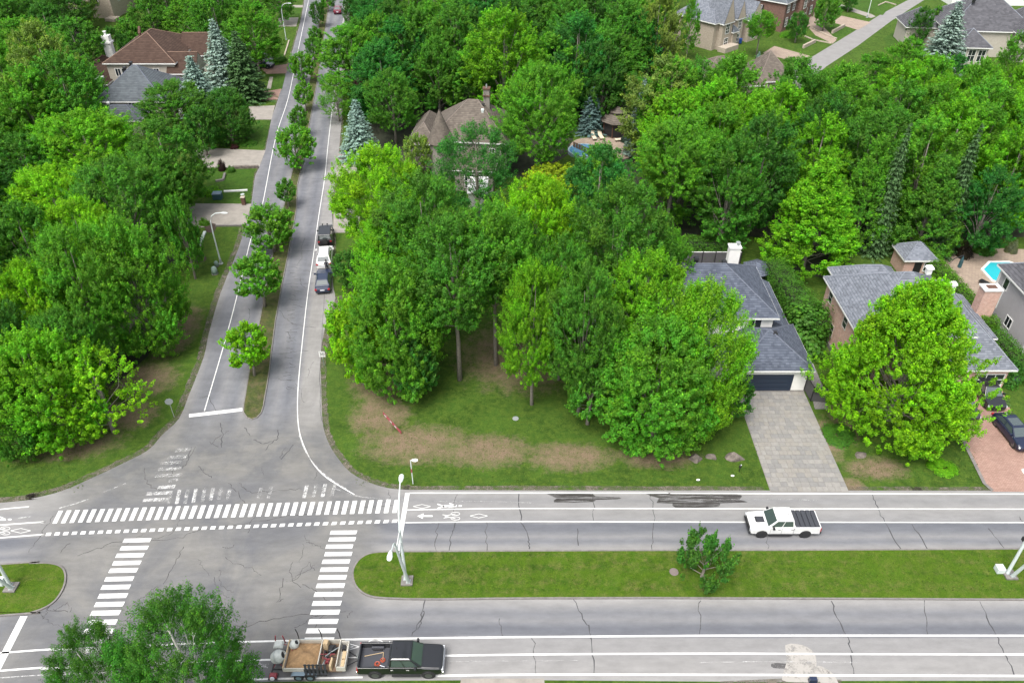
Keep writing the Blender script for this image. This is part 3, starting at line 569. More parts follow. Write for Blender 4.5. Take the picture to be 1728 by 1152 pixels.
    for c,rl in L:
        t0=np.clip((c[2]-zb)/ch*.6,0.0,.8); z0=zb*.8+ (ch*.55)*t0; s0=np.array([pts[2][0]*t0,pts[2][1]*t0,z0]); mid=s0*.45+c*.55+r.normal(size=3)*.35; mid[2]-=.25
        tk.tube([s0,mid,c],[tr*.26,tr*.15,tr*.04],5,False)
        for _ in range(3):
            e=c+unit(r.normal(size=3)+np.array([0,0,.4]))*rl*.8; tk.tube([mid*.4+c*.6,e],[tr*.08,tr*.02],4,False)
    o=tk.build('trunk',M[bark],None,True); tm=o.data; bpy.data.objects.remove(o)
    return cm,tm
def conifer(name,seed,Rr=2.6,H=12.,tiers=26,per=13,size=.42,droop=.28,lean=.0,thin=1.0):
    r=np.random.default_rng(seed); C=[];N=[];U=[];A=[];tk=MB()
    tk.tube([(0,0,-.1),(0,0,H*.5),(0,0,H*.99)],[.17,.1,.015],7)
    for i in range(tiers):
        t=i/(tiers-1); z=H*(.05+.93*t); rr=Rr*(1-t)**.85*r.uniform(.88,1.08)+.1; nb=max(4,int(per*(1-.55*t)))
        for b in range(nb):
            if r.random()>thin: continue
            a=2*math.pi*(b+r.uniform(-.3,.3))/nb+i*.7; L_=rr*r.uniform(.72,1.12); bv=r.random()
            n=max(6,int(L_*30)); s=(np.arange(n)+.5)/n
            px=math.cos(a)*L_*s; py=math.sin(a)*L_*s; pz=z-droop*L_*s+.22*L_*s**3
            off=r.normal(size=(n,3))*np.array([.16,.16,.07])*(1.25-.6*s)[:,None]
            side=np.where(np.arange(n)%2==0,1,-1)*(.05+.20*L_/Rr*(1-s)*1.3)
            px+= -math.sin(a)*side; py+=math.cos(a)*side
            C.append(np.stack([px,py,pz],1)+off); N.append(np.tile([math.cos(a)*.35,math.sin(a)*.35,1.],(n,1))+r.normal(size=(n,3))*.4)
            U.append(np.tile([math.cos(a),math.sin(a),-.15],(n,1))+r.normal(size=(n,3))*.25)
            A.append(np.stack([np.clip(.3+.4*bv+r.normal(size=n)*.12,0,1),np.clip((s-.35)*1.1+r.normal(size=n)*.15,0,1)*.85,np.full(n,.5)],1))
    C=np.vstack(C);N=np.vstack(N);U=np.vstack(U);A=np.vstack(A); cm=leaf_mesh(name,C,N,U,size*r.uniform(.7,1.25,len(C)),A,M['needle'],.5)
    o=tk.build('trunk',M['darkbark'],None,True); tm=o.data; bpy.data.objects.remove(o); return cm,tm
def shrub_mesh(name,seed,Rr=1.2,H=1.6,n=3500,size=.15,rough=.18,box=None,stem=True):
    r=np.random.default_rng(seed)
    if box:
        lx,ly,h=box; areas=np.array([lx*ly,lx*h,lx*h,ly*h,ly*h]); f=r.choice(5,size=n,p=areas/areas.sum()); u=r.uniform(-.5,.5,n); v=r.uniform(-.5,.5,n); w_=r.uniform(0,1,n)
        C=np.zeros((n,3)); N=np.zeros((n,3)); 
        for k,(fx,nv) in enumerate([((0,0,1),(0,0,1)),((0,-.5,0),(0,-1,0)),((0,.5,0),(0,1,0)),((-.5,0,0),(-1,0,0)),((.5,0,0),(1,0,0))]):
            s_=f==k
            if k==0: C[s_]=np.stack([u[s_]*lx,v[s_]*ly,np.full(s_.sum(),h)],1)
            elif k<3: C[s_]=np.stack([u[s_]*lx,np.full(s_.sum(),fx[1]*ly),w_[s_]*h],1)
            else: C[s_]=np.stack([np.full(s_.sum(),fx[0]*lx),v[s_]*ly,w_[s_]*h],1)
            N[s_]=nv
        lump=.5+.5*np.sin(C[:,0]*1.9+seed)*np.cos(C[:,1]*2.3)+.3*np.sin(C[:,2]*3+C[:,0]*4); C+=N*(lump*rough)[:,None]+r.normal(size=(n,3))*rough*.45; N=N+r.normal(size=(n,3))*.5+np.array([0,0,.3])
        cv=np.clip(lump*.5+.25,0,1)
    else:
        nc=26; cc=unit(r.normal(size=(nc,3))+np.array([0,0,.4])); cc[:,2]=np.abs(cc[:,2]); ci=r.integers(nc,size=n); q=unit(r.normal(size=(n,3)))*(r.random((n,1))**.4)
        rad=.36*(1+r.uniform(-.3,.3,nc)); P_=cc[ci]*.72*(1+r.uniform(-rough,rough,nc))[ci][:,None]+q*rad[ci][:,None]; P_[:,2]=np.abs(P_[:,2]); C=P_*np.array([Rr,Rr,H]); N=unit(q+cc[ci]*.7+np.array([0,0,.5])); cv=r.random(nc)[ci]
    attr=np.stack([np.clip(.35+.3*cv+r.normal(size=n)*.15,0,1),np.clip(r.random(n)*cv,0,1)*.7,np.clip(.5+r.normal(size=n)*.15,0,1)],1)
    return leaf_mesh(name,C,N,unit(r.normal(size=(n,3))+np.array([0,0,.6])),size*r.uniform(.7,1.3,n),attr,M['leaf'],.7)
PROTO={}
def proto(k,f,*a,**b): PROTO[k]=(f('crown',*a,**b),b.get('Rr',6.),b.get('H',16.))
# near, detailed crowns
proto('mapleA',broadleaf,1,Rr=7.,H=16.,cb=.03,nlobes=48,nclump=1690,nleaf=50,size=.185,lobe=(1.4,2.3),plume=(.22,.46),peak=.24,up=1.7,cone=.9,fill=.3,surf=.35)
proto('mapleB',broadleaf,2,Rr=6.,H=18.,cb=.24,nlobes=22,nclump=845,nleaf=54,size=.195,lobe=(1.5,2.6),plume=(.3,.58),peak=.42,fill=.22)
proto('mapleC',broadleaf,3,Rr=5.,H=18.,cb=.44,nlobes=16,nclump=581,nleaf=54,size=.195,lobe=(1.3,2.3),plume=(.3,.56),peak=.5,fill=.2)
proto('mapleD',broadleaf,4,Rr=6.,H=15.,cb=.03,nlobes=24,nclump=1014,nleaf=54,size=.20,lobe=(1.5,2.5),plume=(.3,.6),peak=.38,fill=.25)
proto('feather',broadleaf,12,Rr=6.,H=16.,cb=.03,nlobes=26,nclump=946,nleaf=52,size=.185,lobe=(1.3,2.2),plume=(.34,.62),peak=.4,up=1.6,fill=.16,cone=.4)
proto('airy',broadleaf,5,Rr=5.,H=15.,cb=.16,nlobes=18,nclump=378,nleaf=56,size=.19,lobe=(1.2,2.1),plume=(.35,.65),sparse=.15,fill=.12,peak=.45)
proto('sparse',broadleaf,6,Rr=5.,H=13.,cb=.18,nlobes=15,nclump=175,nleaf=46,size=.24,lobe=(1.,1.9),plume=(.3,.55),sparse=.1,fill=.08,surf=.3)
proto('birch',broadleaf,7,Rr=5.,H=16.,cb=.12,nlobes=26,nclump=878,nleaf=62,size=.125,lobe=(1.2,2.1),plume=(.3,.55),fill=.25,up=.9,bark='birchbark')
proto('small',broadleaf,8,Rr=2.4,H=6.,cb=.2,nlobes=12,nclump=175,nleaf=46,size=.19,lobe=(.7,1.1),plume=(.2,.36),peak=.4,fill=.3)
proto('ragged',broadleaf,15,Rr=2.6,H=4.0,cb=.05,nlobes=9,nclump=169,nleaf=40,size=.2,lobe=(.5,.95),plume=(.2,.4),peak=.5,fill=.1,surf=.15,up=1.2)
proto('smallB',broadleaf,9,Rr=2.2,H=6.5,cb=.26,nlobes=11,nclump=148,nleaf=46,size=.2,lobe=(.6,1.05),plume=(.2,.36),peak=.42,fill=.25)
# wood crowns
for i in range(5): proto('wood%d'%i,broadleaf,20+i,Rr=5.5,H=18.,cb=.12,nlobes=15+i,nclump=473,nleaf=48,size=.25,lobe=(1.4,2.4),plume=(.3,.58),peak=.5,fill=.25,cone=.3,up=1.0 if i%2 else .6)
proto('pointed',broadleaf,61,Rr=4.6,H=17.,cb=.04,nlobes=30,nclump=676,nleaf=48,size=.22,lobe=(1.,1.7),plume=(.3,.58),peak=.16,up=.9,fill=.2,cone=1.)
proto('pine',broadleaf,31,Rr=5.,H=18.,cb=.1,nlobes=24,nclump=141,nleaf=75,size=.3,lobe=(1.0,1.7),plume=(.6,.95),peak=.3,up=.1)
proto('spruce',conifer,41,Rr=2.9,H=12.,size=.34,tiers=30,per=15); proto('spruceB',conifer,42,Rr=2.8,H=12.,droop=.4,size=.34,tiers=30,per=15); proto('slim',conifer,43,Rr=1.9,H=14.,tiers=34,per=10,droop=.45,size=.34,thin=.7)
COLR={'lime':(0.1600,0.3850,0.0100),'lime2':(0.1180,0.3250,0.0130),'mid':(0.0690,0.2140,0.0220),'fresh':(0.0900,0.2650,0.0200),'dark':(0.0470,0.1600,0.0220),'deep':(0.0342,0.1060,0.0182),'olive':(0.1588,0.2486,0.0502),'yellow':(0.2581,0.3569,0.0216),
 'blue':(0.1657,0.2561,0.2218),'blued':(0.0719,0.1325,0.1278),'conif':(0.0480,0.1050,0.0350),'red':(0.0587,0.0248,0.0351),'blugreen':(0.0360,0.1800,0.0300),'birch':(0.0480,0.1650,0.0180),'hedge':(0.0612,0.1762,0.0228),'hedgeb':(0.0817,0.2126,0.0168)}
rt=random.Random(77); NT=0
def tree_w(x,y,H,rad,kind,col,label,cat='tree',group=None,name='tree',rz=None,z=0):
    global NT; NT+=1
    (cm,tm),R0,H0=PROTO[kind]; root=empty(name,(x,y,z),rt.uniform(0,6.28) if rz is None else rz,label,cat,group); root.scale=(rad/R0,rad/R0*rt.uniform(.96,1.04),H/H0)
    c=inst('crown',cm,root); b=COLR[col]; j=rt.uniform(.93,1.08); k=rt.uniform(.95,1.05); c.color=(b[0]*j*k,b[1]*j,b[2]*j,1)
    if kind in('spruce','spruceB','slim') : c.name='needle_crown'
    inst('trunk',tm,root); return root
def tree(cx,cy,by,yt,wd,kind,col,label,**k):
    """cx,cy: middle of the crown in the picture; by: row of the trunk's foot; yt: row of the top; wd: crown width in pixels"""
    NAD=576+F/TT; bx=864+(cx-864)*(NAD-by)/(NAD-cy); b=W(bx,by); H=height_at(b.y,yt); z=H*.5; rad=wd/2/ (ppm(cy,H*.5))*(1 if kind in('spruce','spruceB','slim') else .88)
    H=max(H,2.2)
    return tree_w(b.x,b.y,H,rad,kind,col,label,**k)
T=tree
# ---- the grove on the corner lot
g='trees of the grove on the corner lot'
T(606,585,648,498,112,'small','lime','lime green small tree at the grove\'s left edge beside the speed sign',group=g)
T(665,545,655,440,175,'mapleD','fresh','dense mid green maple at the left front of the corner grove',group=g)
T(640,330,455,243,165,'mapleB','lime','broad light green maple beside the parked cars at the grove\'s back',group=g)
T(715,375,545,290,180,'mapleB','mid','dark green maple in the middle left of the corner grove',group=g)
T(766,450,640,370,160,'mapleC','mid','tall maple over the left one of the two bare trunks in the corner grove',group=g)
T(834,430,615,338,140,'mapleC','fresh','tall maple over the right one of two bare trunks in the corner grove',group=g)
T(905,365,560,293,128,'mapleC','lime','bright yellow green treetop in the middle of the corner grove',group=g)
T(900,538,682,440,122,'mapleB','lime2','slim yellow green tree with a pale bare trunk at the front of the grove',group=g)
T(985,560,700,440,140,'mapleB','mid','deep green maple right of the pale bare trunk at the grove\'s front',group=g)
T(1052,375,585,300,175,'mapleB','mid','wide mid green maple at the back right of the corner grove',group=g)
T(1090,500,665,425,160,'mapleB','lime2','yellow green airy maple left of the white house\'s dark roof',group=g)
T(1112,655,742,535,212,'mapleD','fresh','bushy vivid green maple at the front right of the grove, low over the lawn',group=g)
T(1182,602,712,472,198,'feather','lime2','light green feathery tree in front of the white house, leaning over its garage',group=g)
T(1015,300,430,243,150,'wood1','blugreen','blue green tree behind the bright yellow green treetop',group=g)
T(704,262,300,226,52,'small','olive','olive bush tree hiding the left wall of the taupe house',group=g)
T(805,270,385,205,150,'airy','blugreen','thin weeping tree in front of the taupe roofed house',group=g)
T(995,665,715,590,100,'small','mid','low dark tree under the grove\'s front right edge',group=g)
T(700,625,672,560,90,'small','dark','low dark bush tree at the foot of the grove\'s left maple',group=g)
T(590,455,490,425,62,'small','dark','round dark green bush beside the parked cars on the side street',group=g)
T(950,470,640,395,120,'mapleB','mid','mid green maple in the heart of the corner grove behind the pale trunk',group=g)
T(660,430,560,360,140,'mapleB','lime2','mid green maple beside the side street behind the left front maple',group=g)
T(870,440,590,370,120,'mapleC','mid','mid green maple right behind the two bare trunks',group=g)
T(1130,450,560,385,90,'wood0','fresh','green tree touching the left end of the dark slate roof',group=g)
T(1240,680,706,640,60,'small','dark','dark green bush at the left side of the slab driveway by the garage',group=g)
# ---- lime tree on the right and other single trees
T(1524,640,706,474,300,'mapleA','lime','huge lime green maple in front of the pink brick house')
T(1192,940,974,903,104,'ragged','dark','leafy multi-stemmed bush standing in the wide grass median',cat='bush',name='median_bush')
T(298,1092,1242,1012,226,'birch','birch','big birch at the bottom of the picture rising in front of the left crosswalk')
T(150,1122,1245,1062,158,'birch','birch','lower birch left of the big birch at the bottom edge')
# ---- street median trees
g='young trees on the side street median'
T(417,584,634,546,76,'smallB','lime','young bright lime tree nearest the intersection on the narrow median',group=g)
T(437,474,518,428,84,'smallB','fresh','young open tree, second from the intersection on the narrow median',group=g)
T(455,382,425,347,90,'small','fresh','round young tree, third from the intersection on the narrow median',group=g)
T(482,321,350,302,36,'smallB','mid','smallest young tree on the narrow median, above the round one',group=g)
T(499,245,287,212,72,'small','fresh','full young tree on the median beside the wide side driveway',group=g)
T(504,202,232,178,32,'smallB','mid','narrow young tree just beyond the full one on the median',group=g)
T(512,158,188,138,34,'smallB','fresh','light green round young tree halfway up the median',group=g)
T(510,112,140,88,46,'small','fresh','wide young tree on the median level with the dark blue parked car',group=g)
T(528,80,104,62,30,'smallB','mid','dark young tree in the far part of the median, lower of a close pair',group=g)
T(532,57,80,44,26,'smallB','mid','small young tree in the far part of the median, upper of a close pair',group=g)
T(536,25,46,2,30,'small','dark','dark young tree at the far end of the median left of the red car',group=g)
T(552,0,20,-22,30,'small','fresh','cropped young tree at the very top of the median',group=g)
# ---- right side of the side street
g='trees on the right side of the side street'
T(568,165,205,128,66,'airy','fresh','light green loose tree leaning over the side street\'s right lane',group=g)
T(603,162,197,136,44,'small','red','dark purple leaved tree beside the light green loose tree',group=g)
T(604,218,266,168,72,'spruce','blue','silver blue spruce beside the side street left of the taupe house',cat='spruce',name='spruce_tree')
T(662,175,243,116,96,'mapleB','mid','rounded mid green tree between the silver spruce and the taupe house',group=g)
T(607,105,150,30,90,'wood2','mid','deep green spreading tree at the upper right of the side street',group=g)
T(612,12,50,-20,44,'spruce','blue','silver blue spruce at the top edge right of the far road',cat='spruce',name='spruce_tree')
T(590,25,52,-8,26,'wood3','dark','dark tree close to the far end of the road\'s right edge',group=g)
T(640,70,150,20,90,'wood1','fresh','yellowish green tree at the top left of the centre wood',group=g)
g='trees of the wood behind the taupe house'
for (cx,cy,by,yt,wd,kd,cl,lb) in [(700,75,180,10,110,'wood0','mid','broad green tree at the top, above the taupe roof\'s left end'),(765,80,170,8,100,'wood2','mid','dark mid green tree right behind the taupe house\'s roof ridge'),
 (850,75,215,8,140,'wood4','lime2','large lime green tree at the top behind the taupe house'),(905,30,120,-20,90,'wood1','mid','green tree at the top edge right of the large lime green one'),
 (910,185,300,105,150,'mapleB','fresh','big bright green tree right of the taupe house'),(975,85,205,20,120,'wood3','blugreen','bluish green tree above the dark blue spruce'),(1050,60,170,-5,110,'wood2','mid','green tree at the top above the dark pavilion'),
 (1110,40,160,-20,90,'wood0','olive','brownish olive tree near the stone house with steep gables'),(1020,130,215,70,90,'wood1','dark','dark tree above the pavilion'),(740,130,200,60,90,'wood0','mid','mid green tree over the taupe chimney'),(690,20,100,-30,100,'wood3','mid','mid green tree at the top edge left of centre'),(780,0,90,-50,100,'wood2','dark','dark tree on the top edge at the centre')]:
    T(cx,cy,by,yt,wd,kd,cl,lb,group=g)
T(999,190,224,146,52,'spruceB','blued','dark blue spruce beside the round pool and pavilion',cat='spruce',name='spruce_tree')
T(1112,178,278,96,135,'pine','olive','yellowish green pine with layered boughs right of the pavilion',cat='pine',name='pine_tree')
T(1085,170,262,130,52,'spruce','blue','pale blue spruce half hidden behind the yellowish pine',cat='spruce',name='spruce_tree')
T(1140,270,400,205,130,'mapleC','fresh','green tree with a pale forked trunk at the left of the big wood')
T(1012,275,330,245,80,'small','fresh','green bush tree in front of the tan pool terrace')
T(930,295,330,280,100,'small','yellow','low yellowish shrub below the big bright green tree',cat='shrub')
# ---- the big wood behind the two houses: front row by hand
g='big trees at the front edge of the wood'
T(1375,375,450,268,175,'pointed','lime2','pale green airy tree at the wood\'s front edge above the hedge',group=g)
T(1230,320,425,225,130,'wood2','mid','dark green tree at the wood\'s front edge left of the pale one',group=g)
T(1572,350,425,262,125,'pointed','mid','green tree standing above the little brick shed',group=g)
T(1660,360,430,280,120,'wood1','blugreen','bluish green tree above the swimming pool',group=g)
T(1462,330,415,228,110,'pointed','fresh','green tree between the pale tree and the thin conifer',group=g)
T(1512,290,425,206,60,'spruceB','conif','thin tall dark conifer, left of two in the wood',cat='conifer',name='conifer_tree')
T(1628,290,425,208,64,'spruceB','conif','thin tall dark conifer, right of two in the wood',cat='conifer',name='conifer_tree')
def scatter(px_poly,sp,kinds,cols,Hr,Rr,label,group,seed,avoid=()):
    rr=random.Random(seed); P_=[W(x,y) for x,y in px_poly]; xs=[p.x for p in P_]; ys=[p.y for p in P_]; pts=[]
    def inside(x,y):
        c=False; n=len(P_)
        for i in range(n):
            a,b=P_[i],P_[i-1]
            if (a.y>y)!=(b.y>y) and x<(b.x-a.x)*(y-a.y)/(b.y-a.y)+a.x: c=not c
        return c
    for _ in range(6000):
        x=rr.uniform(min(xs),max(xs)); y=rr.uniform(min(ys),max(ys)); s_=sp*(1+max(0,y-120)/260)
        if not inside(x,y) or any((x-a)**2+(y-b)**2<s_*s_ for a,b in pts) or any((x-a)**2+(y-b)**2<c*c for a,b,c in avoid): continue
        pts.append((x,y)); H=rr.uniform(*Hr); cl=rr.choice(cols)
        tree_w(x,y,H,rr.uniform(*Rr),rr.choice(kinds),cl,label%{'lime':'lime green','lime2':'light yellow green','mid':'mid green','fresh':'fresh green','dark':'dark green','deep':'very dark green','olive':'olive green','blugreen':'bluish green'}[cl],group=group%cl)
    return pts
wk=['wood0','wood1','wood2','wood3','wood4']
n1=scatter([(1150,395),(1100,330),(1120,250),(1200,262),(1300,262),(1430,255),(1560,262),(1800,262),(1900,300),(1900,395),(1600,395),(1450,400)],5.6,wk,['mid','mid','fresh','fresh','fresh','dark','lime2','lime2'],(14,17),(4.0,5.4),'%s leafy tree in the big wood behind the slate and brick roofed houses','wood_%s_east',3,[(*W(1495,425)[:2],4.5),(*W(1590,425)[:2],4.5),(*W(1440,415)[:2],3.5)])
n2=scatter([(590,225),(600,60),(640,-40),(1130,-40),(1110,90),(1060,190),(960,215),(850,215),(700,190),(650,230)],8.0,wk,['mid','dark','fresh','blugreen'],(12,16),(4.4,6),'%s leafy tree in the wood above the taupe house and pavilion','wood_%s_centre',5,[(-5,113,13),(17,127,6),(12,120,8)])
# ---- left side
g='trees of the grove left of the side street'
for (cx,cy,by,yt,wd,kd,cl,lb) in [(150,245,345,187,190,'mapleB','lime2','wide yellowish green tree below the blue grey roof'),(275,250,350,200,140,'wood1','mid','mid green tree spreading over the concrete driveway\'s far side'),(262,318,375,250,125,'mapleD','mid','green tree hanging over the left end of the concrete driveway'),(90,330,440,280,150,'mapleB','lime','bright yellow green tree in the left grove'),
 (40,270,370,225,130,'wood2','mid','mid green tree near the left edge under the far wood'),(210,335,450,265,170,'mapleB','mid','dark green tree in the middle of the left grove'),(135,400,510,335,140,'mapleB','lime','lime green tree with bare branches showing at its top'),
 (218,455,585,365,160,'mapleD','fresh','big dense green tree leaning to the side street verge'),(140,490,612,380,160,'mapleB','fresh','dense mid green tree behind the big one of the left verge'),(50,420,540,340,130,'wood0','mid','deep green tree at the left edge, mid height'),
 (60,520,630,440,130,'mapleB','lime','light green tree at the left edge above the bright lower one'),(70,640,735,560,190,'mapleD','lime2','bright green low tree in the bottom left grove'),(160,650,728,592,165,'sparse','lime','sparse yellow green tree at the corner of the left lawn'),(10,700,765,620,110,'mapleD','mid','green tree cut by the left edge above the main road'),
 (120,590,680,520,130,'mapleB','mid','mid green tree behind the sparse yellow one'),(0,590,690,500,120,'mapleB','dark','dark tree at the left edge of the left grove'),(310,400,470,330,60,'small','mid','small tree right at the foot of the concrete driveway')]:
    T(cx,cy,by,yt,wd,kd,cl,lb,group=g)
g='trees in front of the grey roofed house'
T(295,180,235,138,120,'mapleB','mid','dark green tree right of the blue grey roof',group=g); T(383,192,238,148,86,'mapleD','dark','round glossy green tree by the side driveway',group=g)
T(340,222,262,180,60,'small','dark','small dark tree under the dark green one right of the blue grey roof',group=g)
T(372,100,162,32,84,'spruce','blue','tall silver blue spruce beside the brown roofed house',cat='spruce',name='spruce_tree'); T(331,145,196,94,80,'spruce','blue','shorter silver blue spruce in front of the brown roof\'s right end',cat='spruce',name='spruce_tree'); T(406,105,168,52,84,'spruceB','conif','grey green drooping conifer right of the tall silver spruce',cat='conifer',name='conifer_tree')
T(425,55,125,0,110,'wood4','fresh','tall bright green tree above the dark blue parked car'); T(255,30,75,-8,80,'wood1','mid','mid green tree behind the brown roof\'s left end'); T(320,35,80,-5,90,'wood2','fresh','bluish tinted tree behind the brown roof\'s right end'); T(190,75,118,45,50,'wood0','dark','dark tree in front of the beige stone house'); T(215,60,95,30,44,'small','mid','rounded tree right of the beige stone house'); T(360,20,100,-30,100,'wood3','mid','mid green tree at the top left of the tall bright green one'); T(470,0,40,-40,60,'wood2','mid','green tree at the top edge left of the side street')
T(75,110,225,35,120,'wood0','olive','pale olive green tree at the upper left'); T(110,160,260,85,130,'wood2','mid','round green tree left of the blue grey roof'); T(45,170,280,110,120,'wood4','fresh','green tree at the left of the round one near the grey roof')
n3=scatter([(-160,330),(-160,60),(-100,-40),(480,-40),(440,20),(400,70),(330,85),(300,40),(240,30),(160,60),(150,150),(120,290),(40,330)],8.0,wk,['mid','dark','fresh','olive','fresh'],(11,15),(4.2,6),'%s leafy tree in the far wood at the upper left','wood_%s_northwest',9,[(-67,150,11),(-64,136,10),(-97,198,8)])
n4=scatter([(-220,660),(-190,430),(-100,330),(20,330),(20,450),(-20,660)],6.6,wk,['mid','fresh','dark'],(14,18),(4.5,6),'%s leafy tree at the picture\'s left edge above the main road','wood_%s_west',10)
# upper right gardens
g='garden trees along the far street'
for (cx,cy,by,yt,wd,kd,cl,lb) in [(1283,55,98,18,52,'mapleC','fresh','upright light green tree in front of the red brick house'),(1347,45,72,20,34,'small','dark','round dark green tree before the brick house entrance'),(1395,22,52,-6,48,'small','mid','spreading green tree by the far driveways'),(1165,45,100,-5,36,'wood2','fresh','pointed green tree left of the stone house with gables'),
 (1435,0,20,-20,28,'small','dark','small dark tree at the top edge by the far street'),(1555,40,80,10,40,'wood1','dark','dark bushy tree right of the far street'),(1580,30,70,10,36,'wood3','mid','upright green tree beside the grey roofed house'),(1612,120,172,92,60,'wood0','blugreen','bluish green tree under the grey roofed house\'s dormer'),(1478,118,165,88,80,'wood1','fresh','fresh green tree covering the foot of the far street'),(1530,90,150,62,80,'wood4','fresh','fresh green feathery tree right of the far street\'s foot'),(1390,140,190,118,64,'wood2','mid','mid green tree hiding the far street\'s left edge'),
 (1722,85,160,50,64,'wood2','fresh','green tree at the right edge below the grey roofed house'),(1235,115,180,95,70,'wood3','mid','green tree below the twin taupe roof peaks'),(1150,120,190,95,70,'wood0','olive','olive green tree left of the taupe roof peaks'),(1570,130,200,90,90,'wood4','lime2','yellowish green tree at the wood\'s far edge'),(1660,150,210,110,90,'wood0','lime2','bright green tree at the wood\'s far right edge'),(1350,135,215,110,90,'wood1','mid','mid green tree at the wood\'s far edge below the street')]:
    T(cx,cy,by,yt,wd,kd,cl,lb,group=g)
T(1602,62,118,2,84,'spruce','blue','large silver blue spruce beside the grey roofed house',cat='spruce',name='spruce_tree'); T(1279,102,118,87,20,'spruce','blue','little silver blue spruce beside the pointed taupe roof',cat='spruce',name='spruce_tree')
# ---- hedges and shrubs
SH={'round':shrub_mesh('leaves',51),'roundB':shrub_mesh('leaves',52,rough=.35),'box':shrub_mesh('leaves',53,n=3800,size=.16,box=(1,1,1),rough=.07)}
def shrub(px,py,wd,h,col,label,kind='round',cat='shrub',group=None,name='shrub'):
    p=W(px,py); s=wd/2/ppm(py); o=inst(name,SH[kind],None,(p.x,p.y,-.02),rt.uniform(0,6),(s/1.2,s/1.2,h/1.6),label=label,cat=cat,group=group); b=COLR.get(col,col); o.color=(*b,1); return o
def hedge(a,b,wd,h,col,label,n=None,rough=.25):
    a,b=Vector(a),Vector(b); L=(b-a).length; me=shrub_mesh('hedge',int(L*10)+3,n=n or int(L*h*480),size=.15,box=(L,wd,h),rough=rough)
    o=inst('hedge',me,None,((a.x+b.x)/2,(a.y+b.y)/2,0),math.atan2(b.y-a.y,b.x-a.x),label=label,cat='hedge'); o.color=(*COLR[col],1)
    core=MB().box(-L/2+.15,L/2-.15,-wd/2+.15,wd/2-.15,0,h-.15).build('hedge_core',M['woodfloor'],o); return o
hedge((31.0,80.5),(32.6,68),2.2,3.2,'hedge','tall loose cedar hedge between the slate roofed house and the pink brick house',rough=.45)
shrub(1352,578,100,4.4,'hedge','massive rounded cedar hedge end beside the pink brick wall','roundB',cat='hedge')
hedge((50.8,90.0),(51.8,69),1.5,2.3,'hedgeb','trimmed bright green hedge running down from the brick shed beside the pool')
hedge((52.0,68.5),(52.3,62),1.6,1.8,'hedge','darker hedge in front of the grey stucco house')
hedge((18.5,85.8),(26.5,85.6),1.5,3.0,'hedge','clipped hedge behind the grey fence panels')
for a in [(420,243,30,.7,'hedge','low dark green shrub on the lawn by the side driveway'),(396,250,15,.8,(.06,.02,.025),'purple leaved round shrub beside the wide side driveway'),(375,287,15,2.0,(.035,.018,.02),'dark purple small shrub at the driveway wall'),(391,290,14,1.2,'hedge','green shrub next to the dark purple one'),
  (357,326,34,1.1,'lime2','bright yellow green shrub by the teal transformer box'),(345,378,20,1.0,'hedgeb','leafy shrub at the driveway corner near the curved lamp'),(328,415,18,1.0,'hedge','dark green shrub by the lawn edging'),(470,103,28,1.6,'hedge','rounded hedge bush by the pink driveway'),
  (1300,104,22,1.3,'fresh','light green bush in the far front garden'),(1335,103,24,.9,'hedge','low garden shrubs beside the far tan driveway'),(1330,62,28,1.2,'fresh','green shrubs under the red brick house wall'),(1320,48,22,2,'dark','dark bushes at the brick house corner'),(1425,16,30,.8,'hedge','low hedge along the far lawn'),
  (1655,590,40,2.3,'hedge','loose green bush in front of the grey stucco wall'),(1700,640,54,2.6,'dark','dark green bush below the grey stucco house'),(1690,678,28,.5,(.10,.19,.06),'pale green hosta bed beside the black car'),(1625,430,34,2.0,(.035,.03,.02),'brownish dark shrub left of the pool terrace'),(1705,425,20,1.9,(.16,.19,.12),'white flowering shrub above the pool'),(1660,425,40,1.4,'hedge','low green shrubs behind the pool terrace'),
  (1415,735,60,.7,'hedge','low green planting at the foot of the lime maple'),(1590,790,50,.6,'lime2','low yellow green planting below the lime maple by the pink driveway'),(1060,240,26,2.2,(.05,.09,.075),'blue green shrub right of the loungers'),(1013,222,12,2,'fresh','small cone shrub before the pavilion')]:
    shrub(*a)
# thin leaf litter and tufts that nobody could count
def scatter_tufts():
    r=np.random.default_rng(4); C=[];A=[]
    for poly_,n in [([(660,1000),(1728,936)],1800),([(600,700),(1280,820)],2600),([(1440,760),(1650,818)],700),([(0,830),(140,700)],900)]:
        (xa,ya_),(xb,yb_)=poly_; px=r.uniform(min(xa,xb),max(xa,xb),n); py=r.uniform(min(ya_,yb_),max(ya_,yb_),n)
        for x,y in zip(px,py):
            p=W(x,y); C.append((p.x,p.y,.03 if y<900 else .15))
    C=np.array(C); n=len(C); N=r.normal(size=(n,3))*.6+np.array([0,-.5,.8]); attr=np.stack([r.random(n),r.random(n)*.6,r.random(n)],1)
    me=leaf_mesh('grass_tufts',C,N,np.tile([0.,0,1.],(n,1))+r.normal(size=(n,3))*.4,r.uniform(.06,.14,n),attr,M['leaf']); o=inst('grass_tufts',me,None,kind='stuff',label='scattered grass tufts on the lawns and the wide median',cat='grass'); o.color=(.06,.10,.018,1)
scatter_tufts()
print('TREES',NT,len(n1),len(n2),len(n3),len(n4))
